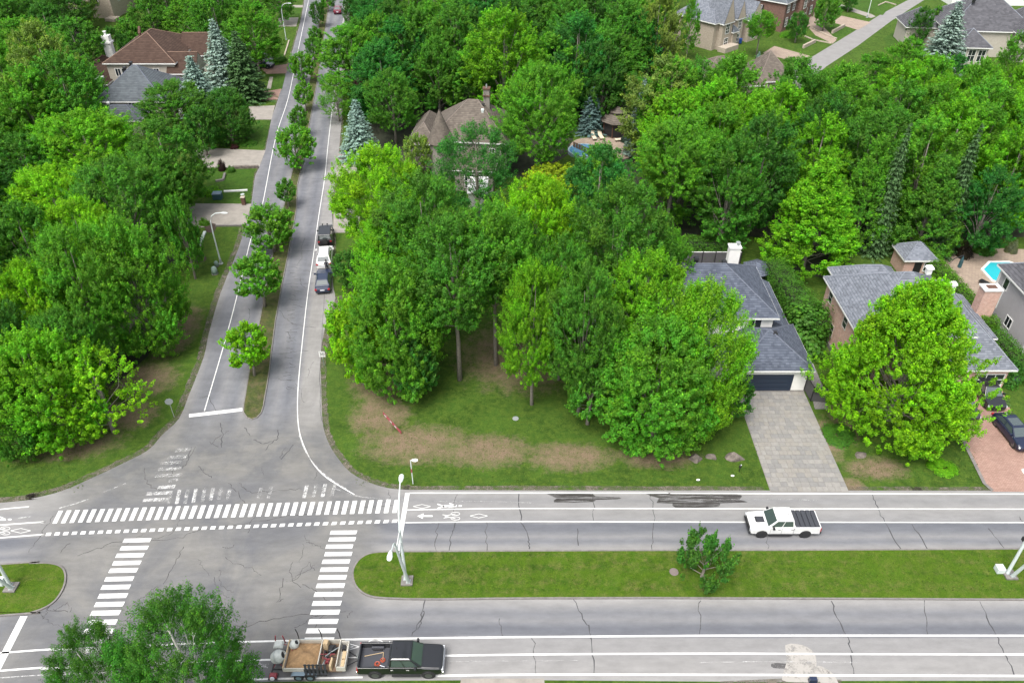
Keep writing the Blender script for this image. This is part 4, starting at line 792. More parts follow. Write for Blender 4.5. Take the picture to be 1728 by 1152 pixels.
# ================================================================== HOUSES
def house(name,loc,rz,label,cat='house'): return empty(name,loc,rz,label,cat)
def block(root,x0,x1,y0,y1,zw,rise,kind='hip',roof='slate',wall='whitewall',ov=.45,cap='cap',z0=-.02,trim='white',wallname='wall',extra=None):
    MB().box(x0,x1,y0,y1,z0,zw).build(wallname,M[wall],root)
    a,b,c,d_=x0-ov,x1+ov,y0-ov,y1+ov; w_,h_=b-a,d_-c; zt=zw+rise
    if kind=='hip':
        if w_>=h_: r0=(a+h_/2,(c+d_)/2,zt); r1=(b-h_/2,(c+d_)/2,zt)
        else: r0=((a+b)/2,c+w_/2,zt); r1=((a+b)/2,d_-w_/2,zt)
        vs=[(a,c,zw),(b,c,zw),(b,d_,zw),(a,d_,zw),r0,r1]
        if w_>=h_: fs=[(0,1,5,4),(1,2,5),(2,3,4,5),(3,0,4),(3,2,1,0)]; hips=[(0,4),(3,4),(1,5),(2,5),(4,5)]
        else: fs=[(0,1,4),(1,2,5,4),(2,3,5),(3,0,4,5),(3,2,1,0)]; hips=[(0,4),(1,4),(2,5),(3,5),(4,5)]
    elif kind=='gx': # ridge along x
        m_=(c+d_)/2; vs=[(a,c,zw),(b,c,zw),(b,d_,zw),(a,d_,zw),(a,m_,zt),(b,m_,zt)]; fs=[(0,1,5,4),(2,3,4,5),(1,2,5),(3,0,4),(3,2,1,0)]; hips=[(4,5)]
    elif kind=='gy':
        m_=(a+b)/2; vs=[(a,c,zw),(b,c,zw),(b,d_,zw),(a,d_,zw),(m_,c,zt),(m_,d_,zt)]; fs=[(1,2,5,4),(3,0,4,5),(0,1,4),(2,3,5),(3,2,1,0)]; hips=[(4,5)]
    elif kind=='shedE': # single slope, high on the west side
        vs=[(a,c,zw),(b,c,zw),(b,d_,zw),(a,d_,zw),(a,c,zt),(a,d_,zt)]; fs=[(1,2,5,4),(0,1,4),(2,3,5),(3,0,4,5),(3,2,1,0)]; hips=[]
    elif kind=='pyr':
        vs=[(a,c,zw),(b,c,zw),(b,d_,zw),(a,d_,zw),((a+b)/2,(c+d_)/2,zt)]; fs=[(0,1,4),(1,2,4),(2,3,4),(3,0,4),(3,2,1,0)]; hips=[(0,4),(1,4),(2,4),(3,4)]
    o=MB().add(vs,fs).build('roof',M[roof],root)
    if kind in('gx','gy'):  # gable infill walls stand just inside the roof ends
        e=.012
        if kind=='gx':
            for X,s in ((a,-1),(b,1)): MB().add([(X+s*e,c+.25,zw+.03),(X+s*e,d_-.25,zw+.03),(X+s*e,m_,zt-.12)],[(0,1,2)]).build('gable',M[wall],root,fix=False)
        else:
            for Y,s in ((c,-1),(d_,1)): MB().add([(a+.25,Y+s*e,zw+.03),(b-.25,Y+s*e,zw+.03),(m_,Y+s*e,zt-.12)],[(0,1,2)]).build('gable',M[wall],root,fix=False)
    MB().box(a-.015,b+.015,c-.015,d_+.015,zw-.2,zw-.004).build('fascia',M[trim],o)
    for i,j in hips:
        p,q=Vector(vs[i]),Vector(vs[j])
        if (p-q).length>.3: MB().tube([p+Vector((0,0,.0)),q],.075,4).build('ridge_cap',M[cap],o)
    return o
def window(root,face,pos,along,z,w_,h_,muntin=(1,1),frame='white',off=.0,shut=None):
    """face S/N/E/W of the wall at coordinate pos; along = centre along the wall"""
    def bx(m,u0,u1,z0,z1,d0,d1):
        if face=='S': m.box(u0,u1,pos-d1,pos-d0,z0,z1)
        if face=='N': m.box(u0,u1,pos+d0,pos+d1,z0,z1)
        if face=='W': m.box(pos-d1,pos-d0,u0,u1,z0,z1)
        if face=='E': m.box(pos+d0,pos+d1,u0,u1,z0,z1)
    u0,u1,z0,z1=along-w_/2,along+w_/2,z,z+h_; f=.09; m=MB()
    for q in ((u0-f,u1+f,z0-f,z0),(u0-f,u1+f,z1,z1+f),(u0-f,u0,z0,z1),(u1,u1+f,z0,z1)): bx(m,*q,-.02,.06)
    o=m.build('window',M[frame],root); m=MB(); bx(m,u0,u1,z0,z1,-.02,.012); m.build('pane',M['glass'],o)
    m=MB()
    for i in range(1,muntin[0]+1): x=u0+(u1-u0)*i/(muntin[0]+1); bx(m,x-.03,x+.03,z0,z1,.012,.045)
    for i in range(1,muntin[1]+1): zz=z0+(z1-z0)*i/(muntin[1]+1); bx(m,u0,u1,zz-.03,zz+.03,.013,.04)
    if m.v: m.build('muntin',M[frame],o)
    if shut:
        for s in (-1,1):
            q=(u0-f-.42,u0-f-.02) if s<0 else (u1+f+.02,u1+f+.42); m=MB(); bx(m,*q,z0-.05,z1+.05,-.02,.05); m.build('shutter',M[shut],root)
    return o
def vent(root,x,y,z,r_=.28,mt='dark',nm='roof_vent'):
    m=MB(); m.box(x-r_*.7,x+r_*.7,y-r_*.7,y+r_*.7,z-.4,z+.25); m.box(x-r_,x+r_,y-r_,y+r_,z+.25,z+.45,.06,.06); return m.build(nm,M[mt],root)
# ---- white house with the slate roof
h=house('white_house',(25.5,68,0),0,'white house with a dark slate blue hip roof and a navy garage door'); X,Y=25.5,68
block(h,9-X,26.75-X,65.85-Y,75-Y,5.5,3.4,'hip','slate','whitewall',cap='capd')
block(h,22.4-X,29.35-X,60.6-Y,67.5-Y,2.9,2.2,'hip','slate','whitewall',cap='capd')
block(h,26.77-X,28.95-X,67.6-Y,75.9-Y,2.85,1.5,'shedE','slate','whitewall',ov=.42)
block(h,14-X,22.35-X,62.0-Y,65.84-Y,2.9,1.6,'hip','slate','whitewall',cap='capd',ov=.4)
gd=MB().box(23.0-X,28.0-X,60.53-Y,60.66-Y,0,2.2).build('garage_door',M['navydoor'],h)
for i in range(4): MB().box(23.06-X,27.94-X,60.50-Y,60.53-Y,.04+i*.54,.52+i*.54).build('panel',M['navydoor'],gd)
MB().box(22.9-X,28.1-X,60.46-Y,60.58-Y,2.2,2.36).build('lintel',M['white'],h)
MB().box(22.4-X,29.4-X,60.42-Y,60.6-Y,-.02,.06).build('door_sill',M['kerb'],h)
window(h,'S',65.85-Y,24.9-X,3.9,1.3,1.1,(1,0)); window(h,'S',65.85-Y,17-X,3.7,1.6,1.2,(1,0)); window(h,'S',65.85-Y,12-X,3.7,1.6,1.2,(1,0)); window(h,'S',62.0-Y,17-X,.9,1.6,1.4,(1,1)); window(h,'W',9-X,70-Y,3.6,1.4,1.2,(1,0))
ch=MB().box(24.0-X,25.2-X,75.45-Y,76.35-Y,0,7.7).build('chimney',M['whitewall'],h); MB().box(23.92-X,25.28-X,75.37-Y,76.43-Y,7.7,7.85).build('chimney_cap',M['white'],ch); MB().lathe([(.16,7.85),(.16,8.15),(.26,8.2),(.26,8.28)],(24.9-X,75.9-Y,0),10).build('flue',M['galv'],ch)
vent(h,16.5-X,71-Y,8.7); vent(h,19.3-X,71.2-Y,8.75); vent(h,22.2-X,70.9-Y,8.5); vent(h,26.4-X,63.8-Y,4.55,.25)
o=empty('mesh_gate',(29.6,60.2,0),0,'black framed gate with grey mesh beside the garage of the white house','gate'); fp=[(29.45-29.6,60.9-60.2),(.0,-1.2),(1.5,-1.4)]
for a,b in ((0,1),(1,2)):
    p,q=Vector((*fp[a],0)),Vector((*fp[b],0)); m=MB(); n_=(q-p).normalized(); k_=Vector((-n_.y,n_.x,0))*.02
    m.add([p+k_+Vector((0,0,.08)),q+k_+Vector((0,0,.08)),q+k_+Vector((0,0,1.7)),p+k_+Vector((0,0,1.7)),p-k_+Vector((0,0,.08)),q-k_+Vector((0,0,.08)),q-k_+Vector((0,0,1.7)),p-k_+Vector((0,0,1.7))],[(0,1,2,3),(7,6,5,4),(0,4,5,1),(2,6,7,3),(1,5,6,2),(0,3,7,4)]); m.build('mesh_panel',M['fence'],o)
    for zz in (.08,1.75): MB().tube([p+Vector((0,0,zz)),q+Vector((0,0,zz))],.035,5).build('rail',M['dark'],o)
for p in fp: MB().box(p[0]-.05,p[0]+.05,p[1]-.05,p[1]+.05,0,1.85).build('post',M['dark'],o)
# fence and pavilion behind the white house
p0=W(1140,448); p1=W(1247,447); o=empty('panel_fence',(p0.x,p0.y,0),0,'grey panel fence with black posts behind the white house','fence'); n_=5; L=(p1.x-p0.x)
for i in range(n_):
    MB().box(i*L/n_+.06,(i+1)*L/n_-.06,-.03,.03,.1,1.9).build('fence_panel',M['fence'],o)
for i in range(n_+1): MB().box(i*L/n_-.05,i*L/n_+.05,-.06,.06,0,2.0).build('post',M['dark'],o)
MB().box(0,L,-.05,.05,1.92,1.98).build('rail',M['white'],o)
sheet_w('patio',[(14,76.2),(33,76.2),(33,84.3),(14,84.3)],.0,M['greypave'],kind='structure')
q=empty('storage_box',(16.8,80,0),0,'pale grey patio box by the left end of the panel fence','box'); MB().box(-.9,.9,-.4,.4,0,.75).build('bin_body',M['galv'],q,bevel=.04); MB().box(-.95,.95,-.45,.45,.75,.88).build('lid',M['lampwhite'],q,bevel=.03)
q=empty('patio_umbrella',(22.1,80.7,0),0,'folded teal patio umbrella in front of the panel fence','umbrella'); MB().tube([(0,0,0),(0,0,2.4)],.03,6).build('pole',M['dark'],q); MB().lathe([(.05,1.0),(.17,1.1),(.13,1.9),(.03,2.35)],n=10).build('canopy',M['teal'],q)
def pavilion(x,y,rr,hh,label,roofm,n=8,post='dark',tiers=1,wall=None):
    o=empty('pavilion',(x,y,0),R(22.5),label,'pavilion'); MB().lathe([(rr*1.18,hh),(rr*1.18,hh+.1),(.35 if tiers>1 else .03,hh+rr*.62),],n=n).build('roof',M[roofm],o)
    if tiers>1: MB().lathe([(rr*.55,hh+rr*.55),(rr*.55,hh+rr*.6),(.03,hh+rr*.9)],n=n).build('roof_lantern',M[roofm],o)
    for i in range(n):
        a=2*math.pi*i/n; MB().box(rr*math.cos(a)-.06,rr*math.cos(a)+.06,rr*math.sin(a)-.06,rr*math.sin(a)+.06,0,hh).build('post',M[post],o)
    if wall:
        for i in range(n):
            a=2*math.pi*i/n; b=2*math.pi*(i+1)/n; p=Vector((rr*.98*math.cos(a),rr*.98*math.sin(a),0)); q_=Vector((rr*.98*math.cos(b),rr*.98*math.sin(b),0))
            MB().add([p,q_,q_+Vector((0,0,hh)),p+Vector((0,0,hh))],[(0,1,2,3)]).build('screen',M[wall],o)
    MB().lathe([(rr,0),(rr,.12)],n=n).build('floor',M['wood'],o); return o
pavilion(29.4,80.3,1.7,2.2,'small black pavilion with a slate blue roof beside the white chimney','slate',6,wall='blackplastic')
pavilion(17.4,126.5,2.4,2.4,'dark wooden pavilion with a two tier grey brown roof beside the pool terrace','taupe',8,'rust',2,wall='blackplastic')
# ---- pink brick house
h=house('pink_brick_house',(42,67,0),0,'pink brick house with a grey shingle hip roof behind the lime maple'); X,Y=42,67
block(h,34.25-X,45-X,62.2-Y,72.2-Y,5.9,4.0,'hip','greysh','pinkbrick',cap='cap')
block(h,42.6-X,49.2-X,60.6-Y,74.6-Y,3.0,3.4,'hip','greysh','pinkbrick',cap='cap')
block(h,36.2-X,42.5-X,71.5-Y,76.0-Y,4.7,2.0,'hip','greysh','pinkbrick',cap='cap')
block(h,49.22-X,50.2-X,66-Y,73.6-Y,2.7,.5,'shedE','greysh','pinkbrick',ov=.3)
ch=MB().box(50.3-X,52.1-X,70.2-Y,71.4-Y,0,5.6).build('chimney',M['pinkbrick'],h); MB().box(50.2-X,52.2-X,70.1-Y,71.5-Y,5.6,5.75).build('chimney_cap',M['white'],ch); MB().box(50.7-X,51.7-X,70.5-Y,71.1-Y,5.75,5.85).build('flue',M['rust'],ch)
for y,z in ((66.0,3.9),(68.4,1.2),(70.6,3.9),(64.3,1.0)): window(h,'W',34.25-X,y-Y,z,.9,1.3,(0,1),shut=None,frame='cream')
window(h,'S',60.6-Y,47.6-X,.1,2.6,2.0,(2,2)); MB().box(34.1-X,34.25-X,62.2-Y,72.2-Y,-.02,.5).build('plinth',M['kerb'],h)
vent(h,42.1-X,68-Y,9.6,.35,'white'); vent(h,48.2-X,72.6-Y,4.7,.35,'white')
m=MB(); m.lathe([(.02,0),(.2,.04),(.32,.12),(.34,.13)],n=12); o=m.build('satellite_dish',M['lampwhite'],h); o.location=(34.1-X,62.5-Y,6.25); o.rotation_euler=(R(60),0,R(-30))
MB().tube([(34.2-X,62.6-Y,5.9),(34.1-X,62.5-Y,6.2)],.03,5).build('dish_arm',M['galv'],o.parent)
h=house('brick_shed',(49.3,83.6,0),0,'little brick garden shed with a grey hip roof behind the pink brick house','shed'); block(h,-1.75,1.75,-1.6,1.7,2.4,1.5,'hip','greysh','pinkbrick',ov=.3,cap='cap'); window(h,'S',-1.6,1.1,.8,.8,1.1,(0,1)); MB().box(-.55,.35,-1.66,-1.6,0,2.0).build('door',M['dark'],h)
# ---- grey stucco house at the right edge
h=house('stucco_house',(60,70.5,0),0,'grey stucco house cut by the right edge beside the turquoise pool'); X,Y=60,70.5
block(h,54.25-X,68-X,66.6-Y,74.6-Y,6,3.2,'hip','charsh','stucco',cap='cap')
window(h,'W',54.25-X,73-Y,4.1,.8,1.2,(0,0)); window(h,'W',54.25-X,70.2-Y,1.0,1.1,1.1,(1,0)); window(h,'W',54.25-X,73.2-Y,1.6,.35,1.9,(0,0)); MB().box(54.1-X,54.24-X,74.3-Y,74.55-Y,0,5.8).build('downpipe',M['white'],h)
# pool with its terrace
sheet_w('terrace',[(51.8,75.2),(54,74.8),(72,74.8),(72,88),(60,89),(55,87.5),(52,84)],.0,M['tanpave'],kind='structure')
def pool(x,y,rx,ry,label,mt,h_=.05,n=8,wallm='lampwhite',rot=0):
    o=empty('swimming_pool',(x,y,0),rot,label,'pool'); k=lambda r_,z:[(rx*r_*math.cos(2*math.pi*i/n),ry*r_*math.sin(2*math.pi*i/n),z) for i in range(n)]
    m=MB(); A,B,C_,D=k(1.1,0),k(1.1,h_),k(1,h_),k(1,h_-.12); vs=A+B+C_+D; fs=[]
    for a in range(3):
        for i in range(n): fs.append((a*n+i,a*n+(i+1)%n,(a+1)*n+(i+1)%n,(a+1)*n+i))
    m.add(vs,fs).build('rim',M[wallm],o); MB().add(k(1,h_-.06),[tuple(range(n))]).build('water',M[mt],o,fix=False); return o
pool(61.2,82.2,3.1,3.1,'turquoise octagonal swimming pool beside the grey stucco house','pool',.16,8,'white',R(22.5))
# cantilever umbrella and pool chairs
o=empty('cantilever_umbrella',(53.9,82.2,0),0,'folded teal cantilever umbrella on a curved black arm by the turquoise pool','umbrella'); MB().tube([(-1.6,-.6,0),(-1.4,-.5,1.4),(-.6,-.2,2.5),(.6,.1,2.8)],.06,6).build('arm',M['dark'],o); MB().lathe([(.05,1.0),(.24,1.15),(.2,2.1),(.03,2.7)],(.6,.1,0),10).build('canopy',M['teal'],o); MB().box(-2.1,-1.1,-1.1,-.1,0,.1).build('base',M['dark'],o)
def lounger(x,y,rz,label,c='cushion',g='pool loungers'):
    o=empty('sun_lounger',(x,y,0),rz,label,'sun lounger',g); m=MB(); m.box(-.32,.32,-.3,1.25,.3,.4); m.build('seat',M[c],o); MB().add([(-.32,-.3,.32),(.32,-.3,.32),(.32,-.95,.85),(-.32,-.95,.85),(-.32,-.3,.42),(.32,-.3,.42),(.32,-.9,.93),(-.32,-.9,.93)],[(0,1,2,3),(4,5,6,7),(0,1,5,4),(2,3,7,6),(0,3,7,4),(1,2,6,5)]).build('backrest',M[c],o)
    for a in (-.28,.28):
        for b in (-.25,1.1): MB().box(a-.03,a+.03,b-.03,b+.03,0,.3).build('leg',M['dark'],o)
    return o
lg=[(W(1001,233),R(8),'cream sun lounger by the round pool, left of the standing pair'),(W(1013,232),R(10),'cream sun lounger by the round pool, right of the standing pair'),(W(1050,238),R(-78),'cream sun lounger lying sideways right of the pair by the round pool')]
for p,a,l in lg: lounger(p.x,p.y,a+math.pi,l)
lounger(57.2,79.6,R(30),'dark pool chair on the terrace beside the turquoise pool','blackplastic','dark pool chairs'); 
o=empty('patio_table',(51.9,79.3,0),0,'black patio table under the curved umbrella arm','table'); MB().lathe([(.6,.7),(.6,.76)],n=14).build('table_top',M['dark'],o); MB().tube([(0,0,0),(0,0,.7)],.05,6).build('leg',M['dark'],o)
# round spa pool on the tan terrace
sheet_w('terrace',[tuple(W(x,y)[:2]) for x,y in smooth([(962,246),(975,235),(1010,232),(1062,236),(1075,250),(1062,266),(1030,270),(995,268),(965,262)],4,True)],.01,M['tanpave'],kind='structure')
pool(11.4,118.6,2.3,2.3,'round blue garden pool on the tan terrace below the pavilion','pool2',.5,20,'vinyl')
p=W(967,252); o=empty('picket_fence',(p.x,p.y,0),math.atan2(-6,5.2),'dark wooden fence running beside the round garden pool','fence')
for i in range(12): MB().box(i*.6,i*.6+.45,-.03,.03,.1,1.3).build('board',M['wood'],o)
for zz in (.4,1.05): MB().box(0,7.2,.04,.08,zz,zz+.1).build('rail',M['rust'],o)
# ---- taupe roofed house
h=house('taupe_roof_house',(-6.6,114,0),R(-6),'large house with a taupe grey hip roof and a pointed turret'); h.scale=(.74,.8,.93)
block(h,-6.5,8.5,-5.5,7.5,6.2,4.6,'hip','taupe','taupewall',cap='capt'); block(h,-1,6.5,-11,-5.52,3.6,2.6,'hip','taupe','taupewall',cap='capt'); block(h,-12,-6.52,-2,9.5,4.2,2.6,'hip','taupe','taupewall',cap='capt',ov=.4)
MB().lathe([(2.25,0),(2.25,6.0)],(-4.6,-5.3,0),12).build('turret_wall',M['taupewall'],h); o=MB().lathe([(2.7,6.0),(2.75,6.1),(1.6,8.0),(.7,9.8),(.02,11.2)],(-4.6,-5.3,0),16).build('turret_roof',M['taupe'],h); MB().lathe([(.06,11.1),(.12,11.3),(.02,12.2)],(-4.6,-5.3,0),6).build('finial',M['dark'],o)
ch=MB().box(3.1,4.3,1.2,2.2,6,12.4).build('chimney',M['taupewall'],h); MB().box(2.95,4.45,1.05,2.35,11.3,11.5).build('chimney_band',M['rust'],ch); MB().box(2.95,4.45,1.05,2.35,12.4,12.6).build('chimney_cap',M['rust'],ch); MB().lathe([(.15,12.6),(.15,13.1)],(3.7,1.7,0),8).build('flue',M['galv'],ch)
for x in (-4,-1,2,5): window(h,'S',-5.5,x+.6,3.6,1.0,1.5,(1,1))
window(h,'S',-11,2.8,.6,3.6,2.2,(3,1)); window(h,'W',-6.5,-4,3.6,.8,1.4,(0,1)); vent(h,3.1,.6,9.9,.3); vent(h,3.2,-.9,9.5,.3,'lampwhite')
for s in (-2.9,3.4): MB().box(s-.03,s+.03,1,1.06,10.7,12).build('finial',M['dark'],h)
o=empty('sunroom',(-4.8,100.6,0),0,'white framed sunroom seen through the weeping tree','sunroom'); MB().box(-1.2,1.3,-1.5,1.6,0,2.6).build('wall',M['white'],o); MB().add([(-1.4,-1.7,2.61),(1.5,-1.7,2.61),(1.5,1.7,3.5),(-1.4,1.7,3.5),(-1.4,-1.7,2.7),(1.5,-1.7,2.7),(1.5,1.7,3.6),(-1.4,1.7,3.6)],[(0,1,2,3),(4,5,6,7),(0,1,5,4),(2,3,7,6),(0,3,7,4),(1,2,6,5)]).build('roof',M['white'],o)
# ---- brown roofed house and blue grey roofed house, upper left
h=house('brown_roof_house',(-67,150,0),0,'white walled house with a large brown hip roof at the upper left'); 
block(h,-6.3,6,-6,8.5,6.1,3.6,'hip','brownsh','cream',cap='capb'); block(h,-14,-6.32,-8,5,3,2.2,'hip','brownsh','cream',cap='capb'); block(h,5,10.5,1.5,7.5,5.2,3.2,'gx','brownsh','cream',cap='capb'); block(h,5,9.5,-6.5,-1.5,4.4,3.0,'gx','brownsh','cream',cap='capb')
ch=MB().box(-9.6,-8.2,1.5,2.7,2,8.6).build('chimney',M['white'],h); MB().box(-9.8,-8.0,1.3,2.9,7.2,7.5).build('chimney_cap',M['white'],ch); MB().lathe([(.2,8.6),(.2,9.2),(.35,9.3)],(-8.9,2.1,0),8).build('flue',M['white'],ch)
for i in range(5): vent(h,-1.2-i*.35-.4,1.5+i*0.9-1.2,9.2-i*.0,.22,'rust')
for y in (-1.5,.2): 
    MB().add([(2.2,y,8.25),(3.9,y+.1,7.2),(3.9,y+.9,7.2),(2.2,y+.8,8.25)],[(0,1,2,3)]).build('skylight',M['white'],h)
for x in (-4.5,-3.3,-1.2,2.5): window(h,'S',-6,x,3.7,.9,1.3,(1,0))
window(h,'E',10.5,4.5,2.6,1.4,1.4,(1,1)); window(h,'E',9.5,-4,2.4,1.4,1.2,(1,1))
h=house('grey_roof_house',(-64.5,136,0),0,'house with a blue grey hip roof below the brown roofed house'); 
block(h,-5.5,5.5,-5,5.2,3.9,4.3,'hip','bluegrey','cream',cap='capd'); block(h,-4.5,3.2,-10.5,-5.02,2.7,1.5,'hip','bluegrey','cream',cap='capd'); block(h,5.52,9,-3,4,2.8,2,'hip','bluegrey','cream',cap='capd',ov=.4)
window(h,'S',-5,.4,2.9,1.6,.7,(2,0)); o=vent(h,-3.2,-6.2,3.7,.25,'white','roof_pipe'); vent(h,-2.5,1.5,7.0,.3); vent(h,-1.6,2.4,7.6,.3)
ch=MB().box(-7.2,-6.2,-1,0,2,5.8).build('chimney',M['galv'],h); MB().box(-7.5,-5.9,-1.3,.3,5.8,6.3).build('chimney_cap',M['white'],ch)
h=house('beige_house',(-97.5,200,0),R(-8),'beige stone house half hidden by trees at the top left'); block(h,-7,4,-4,6,6,3,'hip','greysh','stone',cap='cap'); window(h,'S',-4,0,3.0,1.9,1.7,(3,0)); window(h,'E',4,0,3.2,1.4,1.5,(1,1)); MB().box(3,5.5,-6.5,-4.05,0,.6).build('terrace_step',M['stone'],h)
# ---- stone house with gables, red brick house, grey roofed house, upper right
h=house('stone_gable_house',(44,178,0),R(42),'beige stone house with steep pointed gables at the top right of centre')
block(h,-6,8,-4,6,5.6,4.6,'hip','greysh','stone',cap='cap'); block(h,-4.6,-1.2,-5.2,-1,5.4,5.0,'gy','greysh','stone',ov=.3); block(h,.6,3.2,-4.9,-1,5.4,3.6,'gy','greysh','stone',ov=.3); block(h,4.6,8.8,-5.6,-1,4.6,3.4,'gy','greysh','stone',ov=.3); block(h,-1.1,.5,-5.6,-4.02,3.2,1.2,'pyr','bluegrey','stone',ov=.25,cap='cap')
for x,w_ in ((-2.9,1.2),(1.9,.9),(6.7,1.3)):
    window(h,'S',-5.2 if x<0 else (-4.9 if x<3 else -5.6),x,3.2,w_,1.9,(1,2)); window(h,'S',-5.2 if x<0 else (-4.9 if x<3 else -5.6),x,.6,w_,1.6,(1,1))
MB().box(-5.5,-.8,-7.2,-5.25,0,1.0).build('balcony',M['stone'],h); MB().lathe([(.15,0),(.15,9)],(8.5,-6.2,0),6).data.materials if 0 else None
h=house('red_brick_house',(60.7,184.5,0),R(50),'dark red brick house with white windows and a slate roof at the top right')
block(h,0,18,0,11,6.2,3.6,'hip','bluegrey','redbrick',cap='cap'); block(h,6.5,9.8,-1.2,2,6.5,2.2,'gy','bluegrey','redbrick',ov=.3)
for x in (1.8,4.6,12.4,15.4): window(h,'S',0,x,3.9,1.1,1.6,(1,2),shut='dark'); window(h,'S',0,x,.9,1.1,1.8,(1,2),shut='dark')
window(h,'S',-1.2,8.15,3.8,1.4,1.7,(1,2)); MB().box(7.5,8.8,-1.27,-1.2,0,2.3).build('door',M['dark'],h); MB().box(7.2,9.1,-1.32,-1.22,2.3,2.6).build('arch',M['white'],h)
window(h,'W',0,6,3.6,.9,1.3,(0,0),shut='dark'); window(h,'W',0,3.2,.9,.9,1.5,(0,0),shut='dark')
h=house('grey_roof_mansion',(98,172,0),R(-6),'large grey roofed house with a dormer and window bay at the top right')
block(h,-8,9,-5,8,5.2,5.2,'hip','charsh','cream',cap='cap'); block(h,-7.5,-1.5,-11,-5.02,3.6,2.8,'hip','charsh','cream',cap='cap',ov=.5); block(h,5,13,-8,4,5.4,4,'hip','charsh','cream',cap='cap'); block(h,-14,-8.02,1,8,4,3,'hip','charsh','cream',cap='cap')
block(h,-9.6,-7.2,-7.8,-5.5,5.2,2.4,'pyr','slate','white',ov=.4,cap='capd'); window(h,'S',-7.8,-8.4,3.9,1.7,1.0,(2,0))
for x in (-6.4,-4.5,-2.6): window(h,'S',-11,x,.8,1.3,2.2,(1,1))
window(h,'S',-8,7.5,3,1.4,1.5,(1,1)); window(h,'S',-8,10.5,3,1.4,1.5,(1,1)); vent(h,-3,-.5,9.8,.35)
h=house('white_house_far',(123,212,0),0,'pale white house cut by the top right corner'); block(h,-14,10,-5,6,6,3.5,'hip','greysh','white',cap='cap')
for x in (-6,-4.2,2,6): window(h,'S',-5,x,2.8,1.3,1.9,(1,2))
h=house('twin_peak_house',(40.5,149,0),R(10),'taupe grey roofed house with twin peaks half sunk in the wood'); block(h,-6.5,3.0,-4,4,2.8,3.0,'hip','taupe','stone',cap='capt'); block(h,3.6,10,-6,1.5,2.8,4.2,'pyr','taupe','stone',cap='capt'); block(h,-1,4,-7.5,-3,2.8,2.2,'hip','taupe','stone',cap='capt')
# garden walls
for px,hh,lab in [([(1355,82),(1375,72)],.7,'low beige retaining wall below the red brick house lawn'),([(1404,57),(1424,46)],.7,'low beige retaining wall by the far tan driveway')]:
    a,b=[W(*q) for q in px]; L=(b-a).length; o=empty('garden_wall',a,math.atan2(b.y-a.y,b.x-a.x),lab,'wall'); n_=max(4,int(L/.8))
    for i in range(n_): MB().box(i*L/n_+.01,(i+1)*L/n_-.01,-.2,.2,0,hh-.02*(i%2)).build('stone',M['stone'],o)
def lawn_edge(px,lab,wd=.18,h_=.12,mt='kerb'):
    pts=[W(*q) for q in px]; o=empty('lawn_edging',pts[0],0,lab,'edging')
    k=0
    for i in range(len(pts)-1):
        a,b=pts[i]-pts[0],pts[i+1]-pts[0]; n_=max(1,int((b-a).length/1.2)); ang=math.atan2(b.y-a.y,b.x-a.x); L=(b-a).length/n_
        for j in range(n_):
            s=MB().box(.01,L-.01,-wd/2,wd/2,-.02,h_).build('edging_stone',M[mt],o); s.location=a.lerp(b,j/n_); s.rotation_euler.z=ang
lawn_edge([(378,324),(418,322)],'white edging strip on the lawn right of the teal transformer box',.3,.2,'white'); lawn_edge([(346,392),(336,416)],'pale edging strip on the lawn left of the curved street lamp',.35,.2,'lampwhite'); lawn_edge([(364,307),(377,305),(380,294)],'grey L shaped edging round the small lawn bed',.3,.3,'kerb'); lawn_edge([(488,69),(480,95)],'white edging strip near the far curved lamp',.25,.2,'stone')
lawn_edge([(364,382),(415,381)],'stone kerb along the near side of the concrete driveway',.25,.2,'kerb'); lawn_edge([(393,284),(436,283)],'dark stone edge at the near side of the wide driveway',.5,.35,'rock')
lawn_edge([(1358,62),(1372,68),(1403,74)],'pale winding border beside the far garden path',.25,.2,'stone'); lawn_edge([(1370,48),(1395,60),(1412,66)],'pale border on the upper side of the far garden path',.25,.2,'stone'); lawn_edge([(1482,10),(1495,4),(1512,9)],'curved pale border at the very top of the far lawn',.25,.2,'stone')
sheet('flower_bed',smooth([(323,400),(346,396),(349,420),(345,440),(322,438),(318,415)],4,True),-.005,M['lawn'],kind='structure'); sheet('mulch_bed',smooth(ell(334,436,15,7),1,True),.0,M['mulch'],kind='structure'); sheet('mulch_bed',smooth([(345,378),(364,378),(362,390),(350,392)],3,True),.01,M['mulch'],kind='structure')
p=W(437,100); sheet('garden_path',[(450,150),(457,150),(461,130),(455,130)],.005,M['concrete'],kind='structure')
for px in ([(352,286),(430,285),(422,343),(345,343)],[(375,205),(457,204),(446,251),(365,248)],[(462,128),(482,126),(476,151),(458,151)],[(480,14),(510,14),(505,29),(478,29)]): sheet('front_lawn',px,.003,M['brightlawn'],kind='structure')
for px in ([(1340,80),(1375,58),(1385,68),(1357,84),(1420,90),(1385,98)],[(1379,38),(1400,30),(1425,45),(1405,55)],[(1390,60),(1410,68),(1440,52),(1428,45)],[(1430,0),(1510,0),(1490,26),(1440,18)],[(1490,66),(1530,40),(1540,60),(1500,80)],[(1300,100),(1345,106),(1322,125),(1290,125)]): sheet('front_lawn',[px[i] for i in range(4)],.003,M['brightlawn'],kind='structure')
